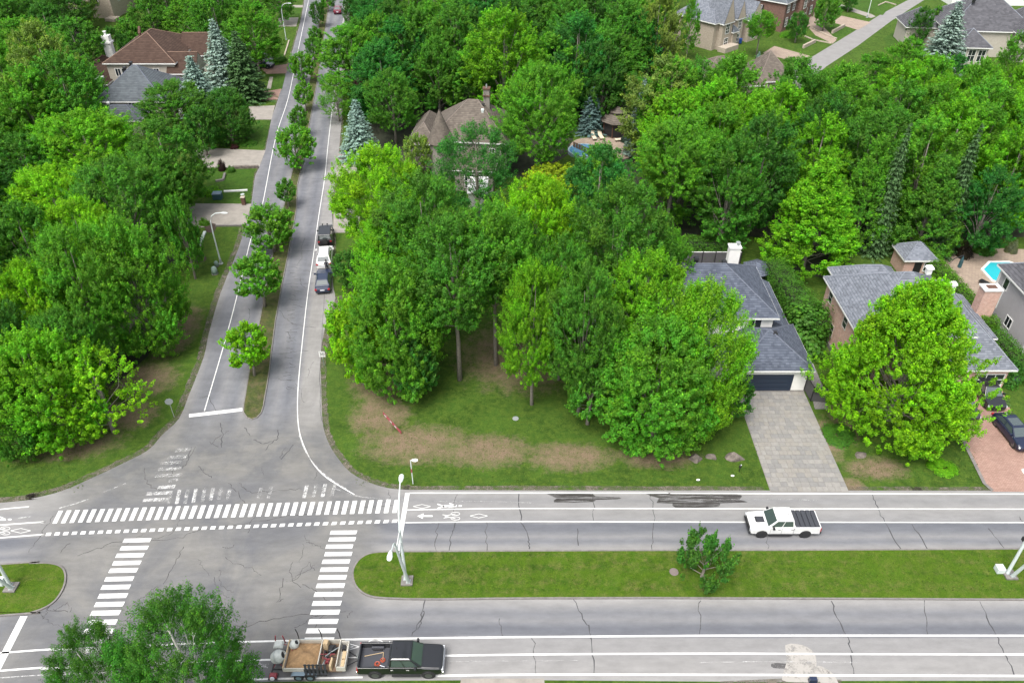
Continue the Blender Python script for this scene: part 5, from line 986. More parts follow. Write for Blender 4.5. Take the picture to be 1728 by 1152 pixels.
# ================================================================== VEHICLES
def paint(name,c,rough=.28): M[name]=mat(name,c,rough,spec=.5,coat=.6)
paint('p_white',(.60,.60,.595)); paint('p_black',(.010,.011,.013)); paint('p_navy',(.010,.018,.045)); paint('p_blue',(.005,.010,.032)); paint('p_red',(.12,.012,.03)); paint('p_silver',(.42,.43,.44)); paint('p_char',(.03,.03,.034))
M['rubber']=mat('tyre_rubber',(.015,.015,.016),.85); M['rim']=mat('alloy_rim',(.16,.16,.17),.35,.7); M['rimd']=mat('black_rim',(.025,.025,.027),.4,.3); M['redlamp']=mat('red_lamp',(.32,.015,.02),.3); M['clear']=mat('clear_lamp',(.55,.57,.6),.15); M['carglass']=mat('car_glass',(.045,.062,.062),.08,spec=1.0,coat=1); M['plate']=mat('number_plate',(.62,.63,.68),.5); M['chrome']=mat('chrome',(.5,.5,.5),.15,.9)  # car glass: pale teal reflection put into the base colour
M['cover']=mat('bed_cover',(.035,.037,.045),.6); M['sand']=mat('damp_sand',(.27,.17,.085),.95,var=.3,vs=4,bump=.8,bs=8); M['sandd']=mat('dark_damp_sand',(.12,.07,.04),.95,var=.3,vs=6,bump=.8,bs=10); M['mixer']=mat('mixer_grey_paint',(.40,.42,.40),.6,var=.2,vs=6); M['orange']=mat('orange_red_plastic',(.30,.06,.03),.55); M['redp']=mat('red_paint_worn',(.22,.04,.05),.6,var=.3,vs=10); M['cardboard']=mat('cardboard',(.40,.30,.18),.85); M['toolbox']=mat('toolbox_cream',(.45,.43,.38),.6,var=.15,vs=8); M['steelbl']=mat('blue_steel',(.16,.22,.27),.5,.3)
def ring(x,w_,z0,z1,r_=.08,tum=.0):
    return [(x,-w_+r_,z0),(x,-w_,z0+r_),(x,-w_,(z0+z1)*.5+.05),(x,-w_+tum+.01,z1-r_),(x,-w_+tum+r_*1.4,z1),(x,w_-tum-r_*1.4,z1),(x,w_-tum-.01,z1-r_),(x,w_,(z0+z1)*.5+.05),(x,w_,z0+r_),(x,w_-r_,z0)]
def panel_on(q,u0,u1,v0,v1,e=.008):
    """strip of a four-cornered face q (a,b,c,d), lifted e off it, returned as 4 points"""
    a,b,c,d_=[Vector(p) for p in q]; n=(b-a).cross(d_-a).normalized()
    f=lambda u,v:(a.lerp(b,u)).lerp(d_.lerp(c,u),v)+n*e
    return [f(u0,v0),f(u1,v0),f(u1,v1),f(u0,v1)]
def wheels(root,xs,tw,r_,rim='rim',wd=.25):
    for x in xs:
        for s in (-1,1):
            y=s*tw; o=MB().lathe([(r_*.6,-wd/2),(r_*.93,-wd/2),(r_,-wd*.3),(r_,wd*.3),(r_*.93,wd/2),(r_*.6,wd/2)],(0,0,0),20,'y').build('wheel',M['rubber'],root,smooth=False); o.location=(x,y,r_)
            m=MB().lathe([(r_*.62,s*(wd/2+.004)),(r_*.60,s*(wd/2-.02)),(r_*.2,s*(wd/2-.03)),(r_*.12,s*(wd/2+.005)),(.01,s*(wd/2+.005))],(0,0,0),18,'y')
            for k in range(6):
                a=2*math.pi*k/6; c_,s_=math.cos(a),math.sin(a); t=(-s_*.035,c_*.035); y0=s*(wd/2)
                m.add([(c_*.1-t[0],y0,s_*.1-t[1]),(c_*.1+t[0],y0,s_*.1+t[1]),(c_*r_*.6+t[0],y0,s_*r_*.6+t[1]),(c_*r_*.6-t[0],y0,s_*r_*.6-t[1])],[(0,1,2,3)])
            m.build('rim',M[rim],o)
            MB().lathe([(r_*1.19,y-s*.30),(r_*1.19,y+s*.103)],(x,0,r_+.02),20,'y').build('wheel_arch',M['rubber'],root)
def greenhouse(root,pm,wb,rf,rr,rb,zb,zr,hb,hr,split=.48,pil=.05,gm='carglass',rails=False,sunroof=False):
    """cabin: windscreen base x wb, roof front rf, roof rear rr, rear base rb; belt height zb, roof zr; half widths hb,hr"""
    A=[(wb,-hb,zb),(wb,hb,zb),(rb,hb,zb),(rb,-hb,zb)]; B=[(rf,-hr,zr-.03),(rf,hr,zr-.03),(rr,hr,zr-.03),(rr,-hr,zr-.03)]; i_=.1
    Cc=[(rf-i_,-hr+i_,zr+.02),(rf-i_,hr-i_,zr+.02),(rr+i_,hr-i_,zr+.02),(rr+i_,-hr+i_,zr+.02)]
    MB().add(A+B+Cc,[(0,1,5,4),(1,2,6,5),(2,3,7,6),(3,0,4,7),(4,5,9,8),(5,6,10,9),(6,7,11,10),(7,4,8,11),(8,9,10,11),(3,2,1,0)]).build('cabin',M[pm],root,smooth=False,bevel=.03)
    def gl(name,q,u0,u1,v0,v1,e=.012):
        p=panel_on(q,u0,u1,v0,v1,e); return MB().add(p,[(0,1,2,3)]).build(name,M[gm],root,fix=False)
    gl('windshield',(A[0],A[1],B[1],B[0]),.05,.95,.06,.94)
    gl('rear_window',(A[2],A[3],B[3],B[2]),.08,.92,.22,.92)
    for nm,q in (('r',(A[3],A[0],B[0],B[3])),('l',(A[1],A[2],B[2],B[1]))):
        a,b=(split,1-split)
        if nm=='r': gl('side_window',q,.07,split-.015,.12,.9); gl('side_window',q,split+.015,.93,.12,.9)
        else: gl('side_window',q,.07,1-split-.015,.12,.9); gl('side_window',q,1-split+.015,.93,.12,.9)
    if rails:
        for s in (-1,1): MB().tube([(rf-.25,s*(hr-.08),zr+.07),(rr+.2,s*(hr-.08),zr+.07)],.03,5).build('roof_rail',M['dark'],root)
    if sunroof: MB().box(rr+.5,rf-.2,-hr+.15,hr-.15,zr+.02,zr+.03).build('glass_roof',M['carglass'],root)
def mirrors(root,x,hb,z,pm='dark'):
    for s in (-1,1): MB().box(x-.1,x+.08,min(s*hb,s*(hb+.24)),max(s*hb,s*(hb+.24)),z,z+.17,.02,.02).build('mirror',M[pm],root)
def pickup(loc,rz,label,pm,cover,rimm='rimd',scoop=False):
    o=empty('pickup_truck',loc,rz,label,'pickup truck')
    MB().loft([ring(*a) for a in [(2.95,.80,.52,.98,.06),(2.90,.92,.46,1.06,.08),(2.72,.985,.42,1.12,.08),(2.2,1.01,.42,1.17,.09),(1.62,1.01,.42,1.22,.09),(1.5,1.01,.42,1.24,.08,.03),(-.72,1.01,.42,1.24,.08,.03)]]).build('body',M[pm],o,smooth=False,bevel=.025)
    bd=MB(); bd.box(-2.93,-.73,-1.01,-.90,.5,1.26); bd.box(-2.93,-.73,.90,1.01,.5,1.26); bd.box(-.86,-.74,-.895,.895,.5,1.255); bd.box(-2.92,-.87,-.895,.895,.5,.74); bd.build('cargo_bed',M[pm],o,bevel=.02)
    MB().box(-2.97,-2.88,-.895,.895,.5,1.25).build('tailgate',M[pm],o,bevel=.015); MB().box(-2.86,-.88,-.88,.88,.742,.76).build('bed_liner',M['cover'],o)
    for s in (-1,1): MB().box(-2.2,-1.3,min(s*.7,s*.88),max(s*.7,s*.88),.76,1.0).build('wheel_tub',M['cover'],o,bevel=.04)
    greenhouse(o,pm,1.52,.78,-.62,-.76,1.22,1.90,.94,.76,.5)
    wheels(o,(1.95,-1.75),.92,.41,rimm,.28); mirrors(o,1.1,1.0,1.25)
    MB().box(2.86,3.02,-.93,.93,.42,.66).build('front_bumper',M['dark' if cover else 'chrome'],o,bevel=.04); MB().box(-3.1,-2.94,-.93,.93,.45,.66).build('rear_bumper',M['dark' if cover else 'chrome'],o,bevel=.03)
    MB().box(2.94,2.975,-.68,.68,.68,1.0).build('grille',M['dark' if cover else 'chrome'],o)
    for s in (-1,1):
        MB().box(2.84,2.96,min(s*.7,s*.93),max(s*.7,s*.93),.82,1.0).build('headlight',M['clear'],o); MB().box(-2.985,-2.9,min(s*.9,s*1.02),max(s*.9,s*1.02),.8,1.2).build('taillight',M['redlamp'],o)
        MB().box(-1.0 if 0 else -.6,1.4,min(s*.98,s*1.1),max(s*.98,s*1.1),.34,.42).build('running_board',M['dark'],o); 
        for x in (.95,-.15): MB().box(x-.5,x-.3,min(s*1.01,s*1.03),max(s*1.01,s*1.03),1.0,1.03).build('door_handle',M['dark' if cover else 'chrome'],o)
        for x in (1.28,.33,-.68): MB().box(x-.008,x+.008,min(s*1.0,s*1.013),max(s*1.0,s*1.013),.5,1.2).build('door_seam',M['dark'],o)
    MB().box(-.3,-.26,.1,.13,1.92,2.05).build('antenna',M['dark'],o)
    if scoop:
        c=MB().box(1.62,2.35,-.33,.33,1.19,1.255,.04,.03).build('hood_scoop',M['p_char'],o,bevel=.02); MB().box(2.33,2.4,-.28,.28,1.17,1.22).build('scoop_mouth',M['dark'],c)
    if cover:
        w_=2.1/5
        for i in range(5): MB().box(-2.9+i*w_+.012,-2.9+(i+1)*w_-.012,-.93,.93,1.262,1.30,.03,.01).build('bed_cover_panel',M['cover'],o,bevel=.01)
    return o
wp=pickup((22.3,43.05,0),math.pi,'white pickup truck with a black folding bed cover driving on the far lane','p_white',True,scoop=True); wp.scale=(.965,.965,.965)
t_=pickup((-7.75,30.85,0),0,'black pickup truck with an open bed towing the loaded trailer','p_black',False,'rim')
# things in its bed
o=empty('garden_tool',(-9.6,30.9,.78),R(12),'wooden handled tool lying in the black pickup\'s bed','tool'); MB().tube([(-.75,.3,.02),(.6,.3,.05)],.025,6).build('handle',M['cardboard'],o); MB().tube([(.6,.3,.05),(.5,-.3,.04)],.025,6).build('crossbar',M['cardboard'],o)
for x,y,r_,l in ((-9.05,30.75,.17,'coiled orange strap at the front of the black pickup\'s bed'),(-9.4,30.45,.2,'coiled orange red strap near the side of the black pickup\'s bed')):
    m=MB()
    for k in range(3): m.tube([(r_*(1-.2*k)*math.cos(a*.5236),r_*(1-.2*k)*math.sin(a*.5236),.03+k*.03) for a in range(13)],.022,5,False)
    q=m.build('strap_coil',M['orange'],None); q.location=(x,y,.78); tag(q,l,'strap')
m=MB().tube([(0,0,0),(.35,-.12,0)],.03,6); q=m.build('hand_tool',M['plate'],None); q.location=(-9.2,30.35,.8); tag(q,'small pale tool lying in the black pickup\'s bed','tool')
def car(name,loc,rz,label,cat,pm,L=4.7,Wd=1.85,zh=.95,zr=1.45,cab=(1.15,.35,-1.2,-1.95),hb=.86,hr=.62,wr=.33,suv=False,rails=False,sunroof=False,g=None,boxy=False,split=.5,plate_rear=True,rimm='rim'):
    o=empty(name,loc,rz,label,cat,g); h=L/2; w_=Wd/2; zb=zh+.04
    rear=zh+.02 if not suv else zh+.08
    st=[(h,w_*.70,.34,zh*.72,.06),(h-.1,w_*.88,.26,zh*.80,.08),(h-.35,w_*.97,.22,zh*.88,.09),(cab[0]+.1,w_,.22,zh,.09),(cab[0]-.4,w_,.22,zb+.01,.08,.02),(cab[3]+.3,w_,.22,rear,.08,.03),(-h+.25,w_*.95,.24,rear-.02,.09,.03),(-h+.06,w_*.86,.3,rear-.12,.08),(-h,w_*.74,.38,rear-.22,.07)]
    if boxy: st=[(h,w_*.80,.5,zh*.92,.05),(h-.08,w_*.86,.45,zh*.97,.05),(cab[0]+.1,w_*.9,.4,zh+.02,.05),(cab[0]-.3,w_,.4,zb+.01,.06),(-h+.1,w_,.4,zb+.01,.06),(-h,w_*.95,.45,zb,.05)]
    MB().loft([ring(*a) for a in st]).build('body',M[pm],o,bevel=.02)
    greenhouse(o,pm,cab[0],cab[1],cab[2],cab[3],zb-.02,zr,hb,hr,split,rails=rails,sunroof=sunroof)
    wheels(o,(h-.92,-h+.98),w_-.12,wr,rimm,.22); mirrors(o,cab[0]-.35,w_-.05,zb,pm)
    for s in (-1,1):
        MB().box(h-.34,h-.06,min(s*w_*.62,s*w_*.93),max(s*w_*.62,s*w_*.93),zh*.58,zh*.76,.03,.02).build('headlight',M['clear'],o,bevel=.02)
        MB().box(-h-.01,-h+.16,min(s*w_*.66,s*w_*.95),max(s*w_*.66,s*w_*.95),rear-.32,rear-.12).build('taillight',M['redlamp'],o,bevel=.02)
        MB().box(cab[3]*.1-.01,cab[3]*.1+.01,min(s*w_,s*(w_+.006)),max(s*w_,s*(w_+.006)),.35,zh).build('door_seam',M['dark'],o)
    MB().box(-h-.025,-h+.02,-.26,.26,.62,.76).build('number_plate',M['plate'],o); MB().box(h-.02,h+.02,-w_*.5,w_*.5,.34,.52).build('grille',M['dark'],o)
    return o
side=R(90+7.8); g='cars parked on the side street\'s right edge'
car('parked_car',(-22.65,80.2,0),side,'dark navy sedan, nearest of three vehicles parked on the side street','car','p_navy',4.75,1.86,.95,1.43,g=g)
car('parked_car',(-23.5,85.6,0),side,'white sport utility car parked between the navy sedan and the black jeep style car','sport utility','p_white',4.8,1.93,1.05,1.74,(1.25,.6,-1.75,-2.25),.9,.70,.37,True,True,g=g)
jp=car('parked_car',(-24.35,90.9,0),side,'boxy black off-roader parked farthest up the row of three','off-roader','p_black',4.3,1.88,1.1,1.84,(.75,.55,-1.95,-2.02),.86,.78,.4,True,g=g,boxy=True,rimm='rimd')
MB().lathe([(.36,0),(.38,-.12),(.36,-.22),(.1,-.22)],(-2.15,0,1.0),18,'x').build('spare_wheel',M['rubber'],jp)
q=MB()
for s in (-.3,.3): q.lathe([(.1,0),(.1,.08)],(.62,s,1.95),10,'x')
q.build('roof_lamp',M['dark'],jp)
car('driving_car',(-42.2,201,0),R(90+8.4),'dark red car driving away at the far end of the road','car','p_red',4.7,1.85,.98,1.55,(1.15,.4,-1.3,-1.95),suv=True)
car('parked_car',(-48.9,144.6,0),0,'white hatchback on the pink driveway beside the tall spruces','car','p_white',4.5,1.82,.95,1.5,(1.05,.3,-1.2,-1.9),rails=True)
car('parked_car',(-50.2,160.3,0),R(-12),'dark blue family car parked on the pink driveway by the round hedge','car','p_blue',4.8,1.9,1.05,1.7,(1.2,.5,-1.7,-2.25),suv=True,rails=True); car('parked_car',(-50.8,163.6,0),R(-8),'second dark car parked behind the dark blue family car','car','p_char',4.8,1.9,1.0,1.6,(1.2,.5,-1.6,-2.2),suv=True)
car('parked_car',(47.3,59.7,0),R(-93),'black sport utility car in front of the pink brick garage','sport utility','p_black',4.8,1.95,1.0,1.66,(1.2,.45,-1.7,-2.25),.9,.68,.36,True,sunroof=False)
car('parked_car',(47.1,54.1,0),R(-86),'navy blue glass roofed sedan on the pink paver driveway','car','p_blue',4.75,1.92,.93,1.44,(1.25,.35,-1.35,-2.1),.88,.66,.36,sunroof=True)
car('parked_car',(44.0,58.1,0),R(-90),'dark grey car half hidden under the lime maple','car','p_char',4.6,1.85,.95,1.45)
# ---- the trailer with its load
tr=empty('flatbed_trailer',(-13.8,31.0,0),0,'flat work trailer loaded with sand and tools behind the black pickup','trailer')
MB().box(-2.0,2.0,-1.05,1.05,.62,.74).build('deck',M['wood'],tr); m=MB(); m.box(-2.05,-1.98,-1.1,1.1,.74,1.15); m.box(-1.97,.34,-1.1,-1.05,.74,1.15); m.box(-1.97,1.9,1.05,1.1,.74,1.2); m.build('side_board',M['toolbox'],tr)
MB().box(.30,.36,-1.04,1.04,.74,1.2).build('divider_board',M['toolbox'],tr); MB().tube([(-2.02,-1.08,1.17),(-2.02,1.08,1.17)],.05,6).build('tail_rail',M['cardboard'],tr)
for x in (-1.35,.3,1.6):
    MB().tube([(x,1.12,.7),(x,1.12,1.9),(x-.12,1.2,2.3)],.035,6).build('stake',M['dark'],tr)
sl_=MB(); 
MB().box(-.55,1.05,-1.22,-1.19,.78,1.2).build('ramp_frame',M['dark'],tr)
ramp=empty('loading_ramp',(-13.55,29.85,0),0,'black slatted ramp leaning along the near side of the trailer','ramp')
for i in range(6):
    x=-.72+i*.27; MB().add([(x,.02,1.75),(x+.15,.02,1.75),(x+.15,-.18,.78),(x,-.18,.78),(x,-.03,1.75),(x+.15,-.03,1.75),(x+.15,-.23,.78),(x,-.23,.78)],[(0,1,2,3),(7,6,5,4),(0,4,5,1),(2,6,7,3),(1,5,6,2),(0,3,7,4)]).build('slat',M['cover'],ramp)
for z,y in ((.8,-.2),(1.28,-.1),(1.74,0)): MB().box(-.75,.82,y-.07,y-.035,z-.03,z+.03).build('rail',M['dark'],ramp)
for s in (-1,1):
    for x in (-1.0,-.2):
        o=MB().lathe([(.2,-.1),(.33,-.1),(.35,0),(.33,.1),(.2,.1)],(0,0,0),18,'y').build('wheel',M['rubber'],tr); o.location=(x,s*1.27,.35); MB().lathe([(.2,s*.105),(.05,s*.09)],(0,0,0),12,'y').build('rim',M['steelbl'],o)
    MB().add([(-1.5,s*1.12,.62),(-1.35,s*1.12,.78),(.15,s*1.12,.78),(.3,s*1.12,.62),(-1.5,s*1.42,.62),(-1.35,s*1.42,.78),(.15,s*1.42,.78),(.3,s*1.42,.62)],[(0,1,5,4),(1,2,6,5),(2,3,7,6)]).build('mudguard',M['steelbl'],tr)
for s in (-1,1): MB().tube([(2.0,s*.7,.55),(3.1,0,.5)],.045,6).build('drawbar',M['dark'],tr)
MB().tube([(2.0,0,.6),(3.35,0,.52)],.04,6).build('drawbar',M['dark'],tr); MB().tube([(2.9,0,.5),(2.9,.12,.95)],.04,6).build('jack',M['galv'],tr)
def heap():
    r=np.random.default_rng(3); n=26; me=MB(); vs=[]
    for i in range(n):
        for j in range(n):
            x=i/(n-1)*2-1; y=j/(n-1)*2-1; e=max(abs(x),abs(y)); h_=.42*(1-e**3)*(1+.35*math.sin(x*4.3+1)*math.cos(y*3.7))-.3*math.exp(-((x-.1)**2+(y-.35)**2)/.07)+r.uniform(-.02,.02); vs.append((x*1.12,y*1.03,.76+max(h_,.05)))
    fs=[(i*n+j,(i+1)*n+j,(i+1)*n+j+1,i*n+j+1) for i in range(n-1) for j in range(n-1)]
    o=me.add(vs,fs).build('sand_heap',M['sand'],None,smooth=True); o.location=(-14.6,31,0); return tag(o,'heap of damp brown sand on the trailer with a hollow dug in it','sand')
heap()
def mixer(x,y,z,s,rz,label,tilt=35,legs=True):
    o=empty('cement_mixer',(x,y,z),rz,label,'cement mixer'); dr=MB().lathe([(.16*s,-.42*s),(.33*s,-.3*s),(.40*s,-.05*s),(.40*s,.12*s),(.24*s,.42*s),(.24*s,.44*s),(.2*s,.43*s),(.2*s,.3*s),(.02,.05*s)],(0,0,0),20).build('drum',M['mixer'],o,smooth=False); dr.location=(0,0,.75*s); dr.rotation_euler=(0,R(tilt),0)
    MB().lathe([(.195*s,.32*s),(.18*s,.25*s),(.02,.15*s)],(0,0,0),16).build('drum_mouth',M['blackplastic'],dr); MB().lathe([(.415*s,.0),(.415*s,.06*s)],(0,0,0),20).build('gear_ring',M['galv'],dr)
    if legs:
        for a in (-.35,.35):
            for b in (-.3,.3): MB().tube([(a*s,b*s,0),(0,b*s*.9,.75*s)],.03,5).build('leg',M['redp'],o)
    return o
mixer(-16.35,30.8,.25,1.18,0,'big grey cement mixer drum hanging behind the trailer',60); mixer(-15.35,31.62,.76,.8,0,'smaller grey cement mixer standing in the sand on the trailer',40)
o=empty('wheelbarrow',(-16.5,31.7,.62),0,'upturned grey wheelbarrow with red feet behind the trailer','wheelbarrow'); MB().box(-.35,.35,-.3,.3,.55,.72,.12,.1).build('tray',M['mixer'],o,bevel=.03)
for s in (-1,1): MB().tube([(-.35*s,.32,.3),(-.3*s,.36,.75),(-.25*s,.38,1.05)],.045,6).build('foot',M['redp'],o)
MB().tube([(-.3,.25,.5),(.5,.1,.35)],.03,5).build('handle',M['redp'],o)
o=empty('plate_compactor',(-16.55,29.75,.35),0,'small red machine at the near rear corner of the trailer','compactor'); MB().box(-.28,.28,-.2,.2,.1,.32,.05,.05).build('engine',M['redp'],o,bevel=.04); MB().lathe([(.16,-.22),(.16,-.3)],(0,0,.22),14,'y').build('flywheel',M['plate'],o); MB().box(-.32,.32,-.24,.24,0,.1).build('base_plate',M['dark'],o)
o=empty('hitch_frame',(-16.0,31,0),0,'dark steel rack joining the trailer to its rear load','rack'); MB().box(-.75,.2,-.75,-.68,.35,.42).build('bar',M['dark'],o); MB().box(-.75,.2,.68,.75,.35,.42).build('bar',M['dark'],o); MB().box(-.8,-.72,-1.2,1.1,.3,.38).build('bar',M['dark'],o)
# tools in the front half of the deck
rn=random.Random(8); tl=['rubber','redp','dark','galv','redp','dark','orange','cardboard','blackplastic','redp','galv','dark']
tb=[('black','p_black'),('dark red','redp'),('steel','galv'),('brown','rust')]
for i in range(14):
    cn,mm=tb[i%4]; L_=rn.uniform(.5,1.1); a=rn.uniform(-.6,2.0); m=MB().tube([(-L_/2*math.cos(a),-L_/2*math.sin(a),0),(0,0,.05),(L_/2*math.cos(a),L_/2*math.sin(a),rn.uniform(0,.2))],.03,5); q=m.build('long_tool',M[mm],None); q.location=(-12.95+rn.uniform(-.25,.35),31.0+rn.uniform(-.55,.6),.95+rn.uniform(0,.35)); tag(q,'%s long handled tool in the jumble at the trailer\'s front'%cn,'tool','%s tools jumbled on the trailer'%cn)
for x,y,z,sx,sy,sz,mm,l in ((-13.15,31.75,.76,.4,.45,.75,'cardboard','crumpled tan paper sack at the far side of the trailer'),(-12.55,30.35,.76,.22,.8,.55,'cardboard','yellowish plank box beside the black ramp'),(-12.7,31.5,.76,.6,.6,.35,'blackplastic','black tool bag on the trailer behind the toolbox'),(-12.9,30.7,.76,.5,.5,.25,'redp','dark red tool case low on the trailer'),(-13.2,31.2,.76,.3,.4,.3,'rubber','black bucket among the tools on the trailer')):
    q=MB().box(-sx/2,sx/2,-sy/2,sy/2,0,sz,.03,.04).build('bag' if 'bag' in l or 'sack' in l else 'box',M[mm],None,bevel=.05); q.location=(x,y,z); q.rotation_euler.z=rn.uniform(-.3,.3); tag(q,l,'bag' if 'bag' in l or 'sack' in l else 'box')
o=empty('tool_chest',(-11.85,30.95,.72),0,'long open cream tool chest across the front of the trailer','tool chest'); m=MB(); m.box(-.32,-.27,-1,1,0,.62); m.box(.27,.32,-1,1,0,.5); m.box(-.265,.265,-1,-.95,0,.5); m.box(-.265,.265,.95,1,0,.5); m.box(-.265,.265,-.945,.945,0,.06); m.build('chest_body',M['toolbox'],o)
for y0_,y1_ in ((-.9,-.35),(-.3,.3)): MB().box(-.05,.24,y0_,y1_,.1,.42,.02,.02).build('compartment',M['cardboard'],o)
MB().box(-.2,.1,.45,.85,.08,.35,.04,.04).build('tool_case',M['dark'],o)
# ================================================================== STREET FURNITURE
def mast(x,y,label,box=None,group='double armed street lamps on the wide median'):
    o=empty('street_lamp',(x,y,.1),0,label,'street lamp',group)
    MB().box(-.45,.45,-.45,.45,-.1,.12).build('footing',M['kerb'],o); 
    for px,py in ((-.12,.12),(.12,-.14)): MB().box(px-.18,px+.18,py-.18,py+.18,.12,.16).build('base_plate',M['galv'],o)
    MB().tube([(-.12,.14,.1),(-.12,.2,3.0),(-.13,.3,5.7)],[.13,.115,.09],10).build('pole',M['lampwhite'],o); MB().tube([(.12,-.15,.1),(.0,-1.0,3.3),(-.12,-1.8,6.5)],[.13,.115,.09],10).build('pole',M['lampwhite'],o)
    MB().tube([(-.13,.3,5.7),(-.15,.75,6.9),(-.17,1.7,7.6),(-.2,2.9,7.95)],[.085,.065,.055,.045],8).build('arm',M['lampwhite'],o); MB().tube([(-.12,-1.8,6.5),(-.12,-1.98,7.0),(-.12,-2.4,7.4),(-.12,-3.3,7.8)],[.08,.07,.055,.045],8).build('arm',M['lampwhite'],o)
    MB().tube([(-.13,.25,4.4),(-.1,-1.25,4.4)],.05,6).build('cross_bar',M['galv'],o); MB().tube([(-.13,.28,5.5),(-.12,-1.6,5.7)],.05,6).build('cross_bar',M['galv'],o)
    for Y_,Z_ in ((3.25,8.0),(-3.65,7.85)):
        s=1 if Y_>0 else -1; MB().loft([[(-.16+math.cos(a)*w_,Y_+t*s,Z_+math.sin(a)*hh) for a in [k*math.pi/4 for k in range(8)]] for t,w_,hh in ((-.42,.05,.05),(-.25,.14,.08),(.1,.2,.1),(.35,.17,.08),(.45,.08,.04))]).build('lamp_head',M['lampwhite'],o)
    MB().box(-.2,.02,.35,.6,3.6,3.95).build('signal_box',M['dark'],o) if box else None
    if box: MB().box(*box,.0,.5).build('control_box',M['lampwhite'],o,bevel=.03)
    return o
mast(-8.15,37.8,'double armed street lamp at the rounded end of the wide median'); mast(38.95,38.35,'double armed street lamp cut by the right edge of the picture',(-.95,-.35,.1,.7)); mast(-38.6,37.2,'double armed street lamp on the left median tip',(-1.3,-.7,.1,.7))
def curved(x,y,rz,label,H=7.2):
    o=empty('street_lamp',(x,y,0),rz,label,'street lamp','single curved street lamps'); MB().lathe([(.28,0),(.28,.1),(.16,.14),(.14,.7)],n=10).build('base',M['galv'],o)
    MB().tube([(0,0,.1),(0,0,H*.62),(.05,0,H*.82),(.35,0,H*.93),(.9,0,H*.985),(1.7,0,H)],[.095,.08,.07,.06,.055,.05],8).build('pole',M['lampwhite'],o)
    MB().loft([[(t,math.cos(a)*w_,H+math.sin(a)*hh) for a in [k*math.pi/4 for k in range(8)]] for t,w_,hh in ((1.6,.05,.05),(1.8,.13,.08),(2.2,.17,.09),(2.45,.07,.04))]).build('lamp_head',M['lampwhite'],o); return o
p=W(373,445); curved(p.x,p.y,R(-5),'curved white street lamp on the left verge of the side street'); p=W(483,67); curved(p.x,p.y,R(-5),'curved street lamp far up the left verge of the side street',7.6); p=W(1463,30); curved(p.x,p.y,R(-40),'street lamp on the lawn beside the far street at the top right',8)
p=W(294,703); o=empty('road_sign',(p.x,p.y,0),R(200),'round road sign seen from behind at the left lawn corner','sign'); MB().tube([(0,0,0),(0,0,2.1)],.035,6).build('post',M['galv'],o)
sg=MB().lathe([(.38,-.012),(.38,.012)],(0,0,0),8,'y').build('sign_plate',M['galv'],o); sg.location=(0,.05,2.0); sg.rotation_euler=(0,R(22.5),0)
p=W(547,617); o=empty('speed_sign',(p.x,p.y,0),0,'white 30 speed limit sign on the side street verge','sign'); MB().tube([(0,0,0),(0,0,1.6)],.03,6).build('post',M['greygreen'],o); MB().box(-.31,.31,-.05,-.025,1.2,1.92).build('sign_plate',M['white'],o)
def text(s,size,mt,parent,loc,rot,name='lettering',wd=1.0):
    c=bpy.data.curves.new(name,'FONT'); c.body=s; c.size=size; c.align_x='CENTER'; c.align_y='CENTER'; c.extrude=.002; c.offset=.012*size
    t=bpy.data.objects.new(name,c); COL.objects.link(t); bpy.context.view_layer.update(); me=bpy.data.meshes.new_from_object(t.evaluated_get(bpy.context.evaluated_depsgraph_get())); bpy.data.objects.remove(t); me.materials.clear(); me.materials.append(mt)
    o=bpy.data.objects.new(name,me); COL.objects.link(o); o.parent=parent; o.location=loc; o.rotation_euler=rot; o.scale=(wd,1,1); return o
text('30',.52,M['dark'],o,(0,-.056,1.56),(R(90),0,0)); MB().box(-.28,.28,-.053,-.051,1.86,1.885).build('sign_border',M['dark'],o); MB().box(-.28,.28,-.053,-.051,1.235,1.26).build('sign_border',M['dark'],o)
p=W(697,816); o=empty('street_name_sign',(p.x,p.y,0),0,'thin post with a white street name blade at the corner lawn','sign'); MB().tube([(0,0,0),(.0,.02,2.9)],.045,6).build('post',M['lampwhite'],o); 
MB().loft([[(t,math.cos(a)*w_+.05,2.9+math.sin(a)*.03) for a in [k*math.pi/4 for k in range(8)]] for t,w_ in ((.05,.04),(.2,.16),(.45,.2),(.62,.1))]).build('sign_blade',M['white'],o); MB().box(-.06,.06,-.08,-.03,1.5,1.9).build('small_plate',M['redp'],o)
p=W(664,728); o=empty('leaning_banner',(p.x,p.y,0),0,'long red and white sign board leaning in the dry corner lawn','sign board'); a0=Vector((.75,-.35,.05)); a1=Vector((-.9,.55,1.7)); 
MB().add([a0,a1,a1+Vector((.0,.05,.28)),a0+Vector((0,.05,.28)),a0+Vector((.04,0,0)),a1+Vector((.04,0,0)),a1+Vector((.04,.05,.28)),a0+Vector((.04,.05,.28))],[(0,1,2,3),(7,6,5,4),(0,4,5,1),(2,6,7,3),(1,5,6,2),(0,3,7,4)]).build('board',M['redp'],o)
for t in (.3,.55,.85):
    c_=a0.lerp(a1,t)+Vector((-.012,-.006,.1)); d_=(a1-a0).normalized()*.14; MB().add([c_-d_,c_+d_,c_+d_+Vector((0,.02,.12)),c_-d_+Vector((0,.02,.12))],[(0,1,2,3)]).build('white_stripe',M['mixer'],o)
MB().tube([(-.1,.1,0),(-.1,.12,.9)],.03,5).build('stake',M['wood'],o)
p=W(368,335); o=empty('transformer_box',(p.x,p.y,0),R(4),'teal green transformer box on the lawn','transformer box'); MB().box(-.62,.62,-.5,.5,0,.85,.02,.02).build('cabinet',M['teal'],o,bevel=.03); MB().box(-.66,.66,-.54,.54,.85,.95,.06,.06).build('lid',M['steelbl'],o,bevel=.02); MB().box(-.5,-.02,-.515,-.5,.1,.75).build('door',M['teal'],o)
